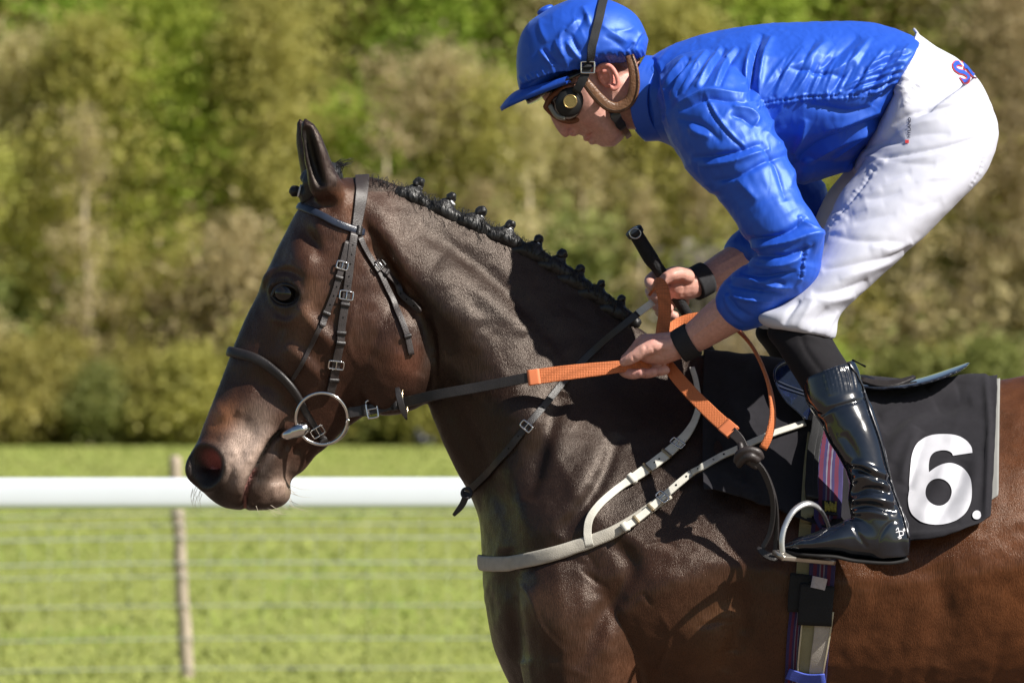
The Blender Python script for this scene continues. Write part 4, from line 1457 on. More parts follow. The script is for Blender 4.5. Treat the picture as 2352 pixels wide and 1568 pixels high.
def drape(outline, holes_, tree, off, close_cuts=3):
    bm = bmesh.new()
    def loop(pts):
        vs = [bm.verts.new((x, y, 0)) for x, y in pts]
        return [bm.edges.new((vs[i], vs[(i + 1) % len(vs)])) for i in range(len(vs))]
    ed = loop(outline)
    for h in holes_:
        ed += loop(h)
    bmesh.ops.triangle_fill(bm, edges=ed, use_beauty=True)
    for _ in range(close_cuts):
        long_ = [e for e in bm.edges if e.calc_length() > 9]
        if not long_: break
        bmesh.ops.subdivide_edges(bm, edges=long_, cuts=1)
        bmesh.ops.triangulate(bm, faces=bm.faces[:])
    bm.verts.ensure_lookup_table()
    V, ok = [], True
    for v in bm.verts:
        p, n = cast(tree, v.co.x, v.co.y)
        if p is None:
            h = tree.find_nearest(Vector(P(v.co.x, v.co.y, -.06)))
            p, n = np.array(h[0]), np.array(h[1])
        if n[1] > 0: n = -n
        V.append(p + n * off)
    F = [[v.index for v in f.verts] for f in bm.faces]
    bm.free()
    F2 = []
    V = np.array(V)
    for f in F:
        a, b, c = V[f[0]], V[f[1]], V[f[2]]
        F2.append(f if np.cross(b - a, c - a)[1] < 0 else f[::-1])
    return V, F2
CLOTH = mat('black_cotton', (.021, .020, .024), .9, .12, sheen=.04, var=.12, vscale=90, bump=.0006, bscale=900)
def build_cloths():
    global NTREE
    GREY = mat('grey_saddle_pad', (.25, .25, .24), .9, .1, var=.08)
    kb = [(1560, 1130), (1640, 1130), (1700, 1150), (1770, 1172), (1850, 1200), (1950, 1235), (2080, 1250), (2180, 1238), (2260, 1212), (2300, 1185)]
    bx, by = zip(*kb)
    bottom = lambda x: np.interp(x, bx, by)
    # pad below the number cloth
    pb = lambda x: np.interp(x, bx, by) - 45
    Vp, Fp, _ = cloth_sheet(1690, 2302, pb, .004, .004, [], 3, 70, 50, rside=lambda v: -4 * v)
    pad = mk('saddle_pad', Vp, Fp, GREY)
    tag(pad, 'grey saddle pad peeping out under the number cloth', 'saddle pad')
    folds = [(.009, [(1660, 930), (1690, 960), (1700, 1010)], 26), (-.008, [(1640, 1000), (1670, 1060), (1720, 1110)], 22), (.010, [(1720, 1080), (1760, 1110), (1790, 1190)], 24), (.010, [(1650, 1090), (1690, 1120), (1740, 1150)], 18),
             (-.006, [(1640, 880), (1650, 980), (1640, 1080)], 18), (.008, [(2020, 960), (2100, 925), (2200, 900)], 20), (-.006, [(2030, 990), (2110, 950), (2230, 920)], 18), (.007, [(2040, 1060), (2090, 980), (2150, 930)], 20),
             (.008, [(2070, 1110), (2090, 1050), (2110, 990)], 16), (-.005, [(2085, 1130), (2100, 1060), (2120, 1000)], 12), (.004, [(2110, 1190), (2160, 1120), (2180, 1060)], 20), (-.004, [(2140, 1210), (2190, 1130), (2215, 1060)], 16),
             (.004, [(2200, 1200), (2235, 1120), (2245, 1040)], 16), (.005, [(2262, 860), (2272, 1000), (2262, 1200)], 7), (.005, [(2080, 1228), (2170, 1222), (2262, 1200)], 7), (.006, [(2130, 900), (2200, 872), (2270, 862)], 12)]
    folds = [(a * 1.5, p_, r_) for a, p_, r_ in folds]
    def lift(q):
        d = bottom(q[:, 0]) - q[:, 1]
        fl = np.clip(1 - d / 110, 0, 1) ** 1.5 * (.030 + .014 * np.sin(q[:, 0] / 47.0)) * np.where(q[:, 0] < 1700, 1.35, 1.0)
        fl += .022 * np.clip(1 - (q[:, 0] - 1613) / 70, 0, 1) ** 1.5 * np.clip((q[:, 1] - 1075) / 40, 0, 1)
        return fl + lift0(q)
    lift0 = lambda q: .010 * np.clip((q[:, 0] - 2120) / 120, 0, 1) * np.clip((960 - q[:, 1]) / 80, 0, 1)
    Vn, Fn, (Vt, Ft) = cloth_sheet(1613, 2293, bottom, .0115, .003, folds, 7, 150, 100, lift=lift, rside=lambda v: -16 * v ** 2)
    nc = empty('number_cloth', tuple(P(1950, 900, 0)), 'black racecourse number cloth with a white six under the saddle', 'saddle cloth')
    mk('cloth', Vn, Fn, CLOTH, nc)
    NTREE = bvh(Vt, Ft)
    WH = mat('white_print', (.52, .52, .56), .7, .3, var=.06, vscale=40)
    out = [(1800, 772), (1790, 730), (1750, 685), (1690, 658), (1620, 650), (1540, 655), (1470, 680), (1425, 720), (1398, 790), (1388, 880), (1385, 960), (1388, 1010), (1380, 1070), (1390, 1135), (1420, 1185), (1480, 1225), (1560, 1240), (1640, 1230), (1710, 1200), (1760, 1150), (1788, 1080), (1795, 1000),
           (1785, 930), (1750, 880), (1700, 850), (1650, 838), (1600, 848), (1555, 870), (1516, 897), (1515, 850), (1525, 800), (1550, 770), (1590, 757), (1630, 757), (1660, 770), (1672, 790), (1720, 783)]
    def closed_smooth(pts, corners):
        res = []
        for a, b in zip(corners, corners[1:] + [corners[0] + len(pts)]):
            seg = [pts[i % len(pts)] for i in range(a, b + 1)]
            res += [tuple(p_) for p_ in (catmull(seg, (len(seg) - 1) * 4 + 1) if len(seg) > 2 else np.array(seg, float))[:-1]]
        return res
    V, F = drape(six_zoom(closed_smooth(out, [0, 28, 35])), [six_zoom([(1578 + 84 * math.cos(a), 1026 + 88 * math.sin(a)) for a in np.linspace(0, 2 * np.pi, 44, endpoint=False)])], NTREE, .0022)
    mk('numeral_six', V, F, WH, nc)
    V, F = drape(six_zoom([(1827 + 30 * math.cos(a), 1177 + 30 * math.sin(a)) for a in np.linspace(0, 2 * np.pi, 20, endpoint=False)]), [], NTREE, .0030)
    mk('round_dot', V, F, WH, nc)
build_cloths()
def on_cloth(px, py, off=0.0):
    p, n = cast(NTREE, px, py)
    if p is None:
        return on_horse(px, py, off)
    if n[1] > 0: n = -n
    return p + n * off, n
def lay_c(px, off, step=.008):
    """a strap over cloth or coat, whichever is outermost"""
    k = catmull(px, (len(px) - 1) * 10 + 1) if len(px) > 2 else catmull(px, 14)
    Q, N = [], []
    for a, b in k:
        p, n = on_cloth(a, b)
        if p is not None:
            Q.append(p)
            N.append(n)
    X = even(np.hstack((Q, N)), step)
    Q, N = X[:, :3], X[:, 3:]
    for _ in range(5):
        N[1:-1] = (N[:-2] + 2 * N[1:-1] + N[2:]) / 4
        Q[1:-1] = (Q[:-2] + 2 * Q[1:-1] + Q[2:]) / 4
    N /= np.linalg.norm(N, axis=1)[:, None]
    return Q + N * off, N
def build_billet_end():
    par = bpy.data.objects['breast_girth']
    Q, N = lay_c([(1630, 1067), (1660, 1052), (1700, 1034), (1740, 1016), (1790, 996), (1850, 978)], .008)
    Q = even(np.vstack((BILLET_END[0][None], Q)), .005)
    for _ in range(4):
        Q[1:-1] = (Q[:-2] + 2 * Q[1:-1] + Q[2:]) / 4
    for i, w in enumerate(PR(Q)):
        if i > 0:
            for dx, dy in ((0, 0), (-4, -8), (4, 8), (12, 0)):
                p, n = cast(NTREE, w[0] + dx, w[1] + dy)
                if p is not None:
                    Q[i, 1] = min(Q[i, 1], p[1] - .006)
    for _ in range(2):
        Q[1:-1] = (Q[:-2] + 2 * Q[1:-1] + Q[2:]) / 4
    N = np.array([(1 - t) * BILLET_END[1] + t * N[-1] for t in np.linspace(0, 1, len(Q))])
    N /= np.linalg.norm(N, axis=1)[:, None]
    t = strap('billet_end', Q, N, .0140, .004, WEBW, par)
    holes(t, [(1610, 1080), (1640, 1063), (1665, 1050)], t.obj, .0022)
build_billet_end()

def stripe_material():
    m, nt, b = nodemat('striped_webbing')
    L = nt.links.new
    uv = nt.nodes.new('ShaderNodeUVMap')
    uv.uv_map = 'UVMap'
    sx = nt.nodes.new('ShaderNodeSeparateXYZ')
    L(uv.outputs[0], sx.inputs[0])
    r = nt.nodes.new('ShaderNodeValToRGB')
    r.color_ramp.interpolation = 'CONSTANT'
    navy, red, wh = (.034, .024, .105, 1), (.115, .014, .045, 1), (.17, .16, .22, 1)
    st = [(0, navy), (.16, red), (.30, navy), (.40, wh), (.45, red), (.55, wh), (.60, navy), (.70, red), (.84, navy)]
    e = r.color_ramp.elements
    e[0].position, e[0].color = st[0]
    e[1].position, e[1].color = st[1]
    for p, c in st[2:]:
        x = e.new(p)
        x.color = c
    L(sx.outputs[0], r.inputs[0])
    L(r.outputs[0], b.inputs['Base Color'])
    b.inputs['Roughness'].default_value = .8
    w = nt.nodes.new('ShaderNodeTexWave')
    w.inputs['Scale'].default_value = 160
    tc = nt.nodes.new('ShaderNodeTexCoord')
    L(tc.outputs['Object'], w.inputs['Vector'])
    bp = nt.nodes.new('ShaderNodeBump')
    bp.inputs['Distance'].default_value = .0008
    L(w.outputs[0], bp.inputs['Height'])
    L(bp.outputs[0], b.inputs['Normal'])
    return m
def build_girth():
    gi = empty('girth', tuple(P(1860, 1300, -.29)), 'striped and khaki webbing girths buckled under the boot', 'girth')
    ST = stripe_material()
    KH = mat('khaki_webbing', (.235, .215, .125), .8, .2, var=.12, vscale=60, bump=.0006, bscale=700)
    PALE = mat('pale_webbing', (.40, .36, .31), .8, .2, var=.1, vscale=60, bump=.0006, bscale=700)
    PIPE = mat('cream_piping', (.50, .44, .30), .8, .2, var=.1)
    BKW = mat('black_webbing', (.012, .013, .015), .7, .3, var=.2, bump=.0008, bscale=500)
    BLUE = mat('blue_webbing', (.055, .085, .40), .6, .3, var=.12, bump=.0006, bscale=600)
    def web(name, px, w, off, m, t=.004):
        Q, N = lay_c(px, off)
        n = len(Q)
        s = Strap(Q, N, w, t)
        V, F = s.mesh()
        u = np.tile(np.array([0, .02, .06, .94, .98, 1, 1, .98, .94, .7, .3, .06, .02, 0]), n)
        o = mk(name, V, F, m, gi, uv=np.stack((u, np.repeat(np.linspace(0, 1, n), 14)), 1))
        s.obj = o
        return s
    web('khaki_webbing', [(1872, 1000), (1862, 1100), (1853, 1230), (1846, 1340)], .030, .006, KH)
    web('striped_webbing', [(1912, 1000), (1905, 1080), (1896, 1200), (1886, 1350)], [.052, .054, .052, .048], .012, ST)
    web('striped_webbing', [(1842, 1360), (1832, 1440), (1826, 1520), (1822, 1640)], .036, .006, ST)
    web('striped_webbing', [(1898, 1400), (1894, 1460), (1886, 1560), (1880, 1640)], .020, .005, ST)
    k = web('khaki_webbing', [(1870, 1380), (1861, 1460), (1853, 1540), (1848, 1640)], .036, .013, KH)
    web('pale_webbing', [(1894, 1400), (1888, 1460), (1876, 1540), (1868, 1640)], [.034, .030, .024, .018], .016, PALE)
    for dx in (-21, 20):
        web('piping', [(1870 + dx, 1380), (1861 + dx, 1460), (1853 + dx, 1540), (1848 + dx, 1640)], .0030, .0165, PIPE, .0025)
    web('piping', [(1913, 1400), (1905, 1460), (1890, 1540), (1880, 1640)], .0030, .0190, PIPE, .0025)
    web('buckle_guard', [(1840, 1318), (1836, 1360), (1834, 1402)], .040, .012, BKW, .006)
    web('buckle_guard', [(1879, 1340), (1875, 1385), (1872, 1430)], .064, .0195, BKW, .008)
    web('woven_loop', [(1808, 1533), (1830, 1540), (1850, 1545), (1870, 1546), (1894, 1543)], .022, .024, BLUE, .004)
    TAGM = mat('paper_tag', (.46, .43, .46), .8, .2, var=.2, vscale=120)
    web('paper_tag', [(1866, 1332), (1882, 1334), (1900, 1340)], .022, .0235, TAGM, .0015)
    YB = mat('yellow_embroidery', (.34, .27, .05), .8, .2, var=.6, vscale=200, bump=.002, bscale=300)
    web('badge', [(1884, 1178), (1900, 1180), (1918, 1180)], .034, .0175, BKW, .003)
    for a in range(7):
        web('embroidered_stitch', [(1890 + 4 * a, 1166 + 3 * (a % 3)), (1892 + 4 * a, 1178), (1889 + 4 * a, 1190 - 2 * (a % 2))], .0032, .0205, YB, .0018)
build_girth()

PATENT = mat('navy_patent_leather', (.010, .014, .024), .08, .6, coat=1.0, coatr=.03, var=.2, vscale=20)
def build_saddle():
    sd = empty('racing_saddle', tuple(P(1950, 880, 0)), 'small navy blue patent racing saddle with steel stirrup', 'saddle')
    # seat: thin dished plate rising to the cantle
    st = [(1800, 822, 1802, 836, 0, .045), (1850, 842, 1850, 858, 0, .065), (1920, 866, 1920, 885, 0, .085), (2000, 880, 2000, 897, 0, .11), (2070, 876, 2068, 894, 0, .13), (2130, 862, 2128, 881, 0, .14), (2185, 844, 2182, 862, 0, .125), (2215, 834, 2212, 846, 0, .09), (2228, 829, 2227, 835, 0, .03)]
    V, F = remesh([loft(st, 40, 60)], .004, 3)
    q = PR(V)
    V[:, 2] -= .10 * np.abs(V[:, 1]) ** 1.6 * 1.0
    mk('seat', V, F, PATENT, sd)
    # near flap, a leather sheet on the cloth
    fl = [(1800, 850), (1786, 856), (1777, 866), (1777, 884), (1786, 908), (1800, 930), (1822, 955), (1850, 980), (1890, 985), (1920, 960), (1945, 925), (1975, 898), (2010, 890), (1990, 882), (1940, 878), (1880, 866), (1840, 856)]
    V, F = drape(fl, [], NTREE, .020, 4)
    n = len(V)
    mk('flap', V, F, PATENT, sd)
    for k, (w, off) in enumerate(((.005, .0225),)):
        Q, N = lay_c([(1806, 850), (1788, 855), (1777, 866), (1777, 884), (1786, 908), (1800, 930), (1822, 955), (1852, 982)], off)
        strap('flap_edge', Q, N, w, .005, PATENT, sd, round_=True)
    for d in (0, 8):
        Q, N = lay_c([(1783, 893 + d), (1810, 905 + d), (1850, 920 + d), (1880, 926 + d)], .0225)
        strap('flap_seam', Q, N, .0022, .002, mat('navy_thread', (.05, .06, .09), .5, .4), sd, round_=True)
    Q, N = lay_c([(1975, 893), (2020, 905), (2060, 903), (2100, 890)], .022)
    strap('girth_tab', Q, N, [.012, .020, .018, .008], .006, LEATHER, sd)
    # stirrup leather and iron
    SL = mat('stirrup_leather', (.010, .010, .011), .5, .35, var=.2, bump=.0003, bscale=260)
    Q, N = lay_c([(1880, 950), (1872, 1010), (1866, 1080), (1859, 1168)], .026)
    s = strap('stirrup_leather', Q, N, .024, .008, SL, sd)
    Q2 = s.Q + s.N * .0045
    strap('stirrup_leather', Q2 + s.S * .0045, s.N, .015, .004, SL, sd)
    yb = -.385
    arch = [(1797, 1268, yb - .026, .0062), (1796, 1238, yb - .026, .0060), (1804, 1205, yb - .022, .0062), (1824, 1172, yb - .014, .0068), (1855, 1156, yb + .002, .0078), (1884, 1170, yb + .026, .0068), (1902, 1205, yb + .048, .0062), (1906, 1240, yb + .056, .0060), (1906, 1276, yb + .056, .0062)]
    V, F = tube([(a_, b_, y_, r_ * .60) for a_, b_, y_, r_ in arch], n=14, m=60, flat=1.5)
    iron = mk('stirrup_iron', V, F, mat('brushed_steel', (.66, .66, .66), .34, .5, metal=.85, var=.1, vscale=60), sd)
    a, b = P(1786, 1274, yb - .030), P(1908, 1285, yb + .058)
    Q = even(np.array([a, b]), .006)
    t = Strap(Q, flatN(Q, (0, -.55, 1)), .032, .009)
    V, F = t.mesh()
    mk('tread', V, F, mat('tread_steel', (.50, .46, .40), .3, .5, metal=.8, var=.15), iron)
build_saddle()
# ================================================================== the rider
def zj(pts):     # measured on an enlargement of the torso
    return [((2400 + a / 1.4253) / 1.62628, (50 + b / 1.4253) / 1.62628) for a, b in pts]
def zh(pts):     # measured on an enlargement of the head
    return [((1800 + a / 2.614) / 1.62628, (b / 2.614) / 1.62628) for a, b in pts]
def zb(pts):     # measured on an enlargement of the boot
    return [((2600 + a / 1.742) / 1.62628, (1250 + b / 1.742) / 1.62628) for a, b in pts]
def sculpt(VF, folds, noise=(), near_side=True, it=0, extra=None, cusp=0.0):
    V, F = VF
    q = PR(V)
    N = vnormals(V, F)
    D = np.zeros(len(V))
    m = np.clip(-N[:, 1] * 3 + .6, 0, 1) if near_side else 1.0
    for amp, pts, r in folds:
        D += amp * line(q, pts, r, cusp=cusp) * m
    for amp, sc, st, seed in noise:
        D += amp * vnoise(V * np.array(st), sc, seed)
    if extra is not None:
        D += extra(V, q, N)
    V = V + N * D[:, None]
    if it:
        V = lap(V, F, it, .4)
    return V, F
person = empty('person', tuple(P(1950, 1280, -.37)), 'jockey in royal blue silks and white breeches crouching over the bay horse', 'person')
SKIN = mat('skin', (.50, .255, .195), .46, .45, var=.16, vscale=150, bump=.0004, bscale=900, sss=.12, attr=True)
def build_body():
    parts = []
    # head and neck
    parts.append(ellipsoid((1352, 128, 0), (.100, .074, .094), R(-20)))
    parts.append(loft([(1225, 180, 1430, 115, 0, .066), (1246, 225, 1430, 170, 0, [.050, .068, .072, .070, .060]), (1272, 260, 1438, 212, 0, [.042, .066, .070, .068, .058]), (1288, 282, 1443, 245, 0, [.030, .060, .067, .064, .055]),
                       (1318, 305, 1446, 274, 0, [.026, .050, .060, .060, .050]), (1343, 314, 1442, 298, 0, [.026, .043, .052, .054, .045]), (1362, 327, 1430, 320, 0, [.022, .034, .040, .042, .034]), (1382, 337, 1412, 336, 0, [.014, .020, .024, .022, .014])], 40, 50))
    parts.append(tube([(1264, 240, 0, .0085), (1279, 272, 0, .0105), (1293, 293, 0, .0118), (1301, 304, 0, .0112)], n=14, m=16))
    parts.append(ellipsoid((1317, 303, -.011), (.0105, .0085, .009)))
    parts.append(ellipsoid((1317, 303, .011), (.0105, .0085, .009)))
    parts.append(ellipsoid((1351, 313, 0), (.012, .021, .0075), R(45)))
    parts.append(ellipsoid((1364, 321, 0), (.012, .019, .0080), R(45)))
    parts.append(tube([(1395, 190, 0, .055), (1440, 225, 0, .058), (1490, 225, 0, .060), (1550, 220, 0, .075), (1640, 215, 0, .10)], n=20, m=20))
    # torso, hips and legs inside the clothes
    parts.append(tube([(1640, 215, 0, .10), (1750, 210, 0, .11), (1880, 200, 0, .10), (2000, 190, 0, .08), (2120, 230, 0, .07)], n=20, m=20))
    for s in (-1, 1):
        parts.append(tube([(2120, 260, s * .06, .07), (2090, 420, s * .12, .06), (1960, 580, s * .20, .05), (1835, 705, s * .255, .035), (1868, 790, s * .285, .030)], n=16, m=24))
    # near arm
    parts.append(tube([(1640, 250, -.15, .06), (1700, 400, -.225, .045), (1785, 550, -.262, .036), (1792, 605, -.260, .036), (1745, 660, -.243, .040), (1700, 700, -.228, .0410), (1650, 735, -.208, .0375), (1605, 768, -.188, .0310), (1575, 788, -.178, .0265)], n=20, m=50))
    # near hand, thumb on top, fingers closed under the rein
    parts.append(tube([(1578, 786, -.178, .0255), (1550, 794, -.176, .0300), (1520, 800, -.170, .0325), (1490, 803, -.162, .0300), (1472, 806, -.155, .0215)], n=18, m=20, flat=.92))
    parts.append(tube([(1540, 792, -.192, .0145), (1505, 796, -.197, .0150), (1478, 805, -.199, .0130), (1452, 822, -.196, .0115), (1431, 832, -.190, .0085)], n=12, m=22))
    parts.append(tube([(1500, 785, -.160, .016), (1478, 785, -.155, .0145), (1458, 806, -.150, .0125), (1436, 828, -.150, .0110)], n=12, m=16))
    for dx, dy, y in ((0, 0, 0), (30, -2, .004), (56, -7, .010)):
        parts.append(tube([(1470 + dx, 812 + dy, -.140 + y, .0115), (1440 + dx, 834 + dy, -.138 + y, .0112), (1432 + dx, 850 + dy, -.150 + y, .0108), (1450 + dx, 859 + dy, -.172 + y, .0102), (1474 + dx, 857 + dy, -.184 + y, .0088)], n=12, m=24))
    # far arm and hand round the whip
    parts.append(tube([(1650, 255, .15, .07), (1760, 380, .22, .055), (1830, 480, .225, .046), (1790, 555, .18, .043), (1720, 592, .12, .040), (1660, 622, .075, .034), (1615, 645, .045, .0275), (1600, 651, .036, .0265)], n=20, m=46))
    parts.append(tube([(1605, 650, .038, .0265), (1575, 652, .026, .0315), (1548, 652, .016, .0335), (1530, 655, .012, .027)], n=18, m=18))
    parts.append(tube([(1580, 636, -.004, .015), (1556, 630, -.020, .0145), (1533, 638, -.030, .0125), (1516, 652, -.034, .0100)], n=12, m=18))
    for (x, y0, dy) in ((0, 0, 0), (2, .004, 22), (10, .010, 44), (22, .018, 62)):
        parts.append(tube([(1550 + x, 632 + dy, .040 + y0, .0125), (1513 + x, 632 + dy, .034 + y0, .0122), (1493 + x, 645 + dy, .010 + y0, .0115), (1502 + x, 660 + dy, -.012 + y0, .0108), (1528 + x, 664 + dy, -.020 + y0, .0095)], n=12, m=24))
    V, F = remesh(parts, .0021, 3, .5)
    q = PR(V)
    N = vnormals(V, F)
    nr = V[:, 1] < .0
    hd = (q[:, 0] < 1470) & (q[:, 1] < 345)
    D = np.zeros(len(V))
    D -= .0035 * line(q, [(1344, 318), (1352, 312), (1362, 305)], 3.0) * hd          # mouth
    D -= .0045 * blob(q, 1316, 306, 4.5, 3.2, 20) * hd                                # nostril
    D -= .0022 * line(q, [(1322, 292), (1336, 298), (1346, 302)], 5) * hd             # fold from the nose
    D += .0028 * blob(q, 1340, 280, 16, 12) * hd
    D -= .0020 * blob(q, 1382, 312, 16, 8, 40) * hd
    D += .0020 * line(q, [(1395, 330), (1420, 312), (1438, 285)], 8) * hd
    # tendons, knuckles and creases of forearms and hands
    for pts in ([(1660, 720), (1620, 752), (1590, 775)], [(1650, 610), (1690, 588), (1720, 575)], [(1640, 640), (1680, 615), (1715, 600)]):
        D += .0014 * line(q, pts, 4)
    D += .0022 * blob(q, 1500, 778, 9) + .0018 * blob(q, 1478, 803, 8) + .0020 * blob(q, 1548, 630, 9)
    for pts in ([(1500, 812), (1520, 806), (1535, 806)], [(1478, 812), (1484, 800), (1480, 792)], [(1565, 640), (1572, 660), (1566, 680)], [(1452, 815), (1456, 824), (1464, 830)], [(1497, 795), (1510, 815), (1530, 822)]):
        D -= .0014 * line(q, pts, 3)
    for x, y in ((1440, 833), (1462, 862), (1492, 860)):
        D -= .0008 * blob(q, x, y, 4)
    D += .0004 * vnoise(V, 120, 4)
    V = V + N * D[:, None]
    # near and far ear
    C = np.tile(np.array([.60, .325, .265]), (len(V), 1))
    def mixc(c, w):
        nonlocal C
        C = C * (1 - w[:, None]) + np.array(c)[None] * w[:, None]
    mixc((.56, .20, .16), blob(q, 1305, 300, 16) * .6)
    mixc((.52, .19, .16), blob(q, 1350, 316, 12, 6, -45) * .8 * hd)
    mixc((.52, .215, .17), blob(q, 1350, 285, 26) * .5 * hd)
    mixc((.58, .255, .22), blob(q, 1500, 780, 16) * .5 + 0)
    mixc((.60, .26, .23), blob(q, 1470, 858, 40, 16) * .5)
    mixc((.44, .20, .14), blob(q, 1560, 640, 60) * .4)
    mixc((.10, .05, .035), np.clip(blob(q, 1400, 150, 48, 22, 10, 4), 0, 1) * hd * (q[:, 1] < 165))
    o = mk('body', V, F, SKIN, person, cols=C)
    return bvh(V, F)
BTREE = build_body()
def build_ear():
    pr = []
    outer = zh([(1120, 690), (1150, 650), (1215, 635), (1270, 665), (1310, 730), (1330, 800), (1320, 850), (1285, 870), (1262, 850)])
    pr.append(tube([(a, b, -.078 - .012 * min(1, i / 4), .0048 if i not in (0, 8) else .004) for i, (a, b) in enumerate(outer)], n=10, m=50))
    inner = zh([(1185, 700), (1225, 690), (1255, 730), (1262, 790), (1240, 830)])
    pr.append(tube([(a, b, -.083, .0042) for a, b in inner], n=10, m=30))
    base = zh([(1130, 720), (1190, 780), (1250, 830)])
    pr.append(ellipsoid((*zh([(1215, 745)])[0], -.075), (.0165, .008, .024), R(22)))
    pr.append(ellipsoid((*zh([(1290, 850)])[0], -.082), (.0062, .005, .0065), R(22)))
    V, F = remesh(pr, .0016, 3)
    V = V - vnormals(V, F) * (.004 * blob(PR(V), *zh([(1195, 790)])[0], 7, 9))[:, None]
    n = len(V)
    mk('ear', V, F, SKIN, person, cols=np.tile(np.array([.60, .235, .185]), (n, 1)))
build_ear()

def silk_material():
    m, nt, b = nodemat('royal_blue_silk')
    L = nt.links.new
    tc = nt.nodes.new('ShaderNodeTexCoord')
    b.inputs['Base Color'].default_value = (.013, .075, .50, 1)
    b.inputs['Roughness'].default_value = .50
    b.inputs['Specular IOR Level'].default_value = .9
    b.inputs['Specular Tint'].default_value = (.50, .74, 1, 1)
    b.inputs['Sheen Weight'].default_value = .12
    b.inputs['Sheen Roughness'].default_value = .35
    b.inputs['Sheen Tint'].default_value = (.35, .55, 1, 1)
    prev = None
    for sc, dist, typ, st in ((12, .0036, 'RIDGED_MULTIFRACTAL', (1.0, 1.0, 1.0)), (34, .0017, 'RIDGED_MULTIFRACTAL', (1.6, 1.0, .7)), (900, .0002, 'FBM', (1, 1, 1))):
        mp = nt.nodes.new('ShaderNodeMapping')
        mp.inputs['Rotation'].default_value = (0, R(40), 0)
        mp.inputs['Scale'].default_value = st
        L(tc.outputs['Object'], mp.inputs[0])
        n = nt.nodes.new('ShaderNodeTexNoise')
        n.noise_type = typ
        n.inputs['Scale'].default_value = sc
        n.inputs['Detail'].default_value = 2.0
        n.inputs['Distortion'].default_value = .6
        L(mp.outputs[0], n.inputs['Vector'])
        bp = nt.nodes.new('ShaderNodeBump')
        bp.inputs['Distance'].default_value = dist
        bp.inputs['Strength'].default_value = .7
        L(n.outputs[0], bp.inputs['Height'])
        if prev: L(prev.outputs[0], bp.inputs['Normal'])
        prev = bp
    L(prev.outputs[0], b.inputs['Normal'])
    return m
SILK = silk_material()
def ripples(path, n, amp, r, half, seed=0, slant=0.0):
    """short gathers across a seam"""
    path = even(np.c_[np.array(path)[:, 0], np.array(path)[:, 1], np.zeros(len(path))], 1.0)
    rg = random.Random(seed)
    out = []
    for k in range(n):
        i = int((k + .5 + rg.uniform(-.3, .3)) / n * (len(path) - 2))
        i = max(0, min(len(path) - 2, i))
        p, t = path[i, :2], path[i + 1, :2] - path[i, :2]
        t = t / (np.linalg.norm(t) + 1e-9)
        nn = np.array((-t[1], t[0])) + t * slant
        h = half * rg.uniform(.6, 1.3)
        out.append((amp * rg.uniform(.6, 1.3), [tuple(p - nn * h), tuple(p + nn * h)], r))
    return out
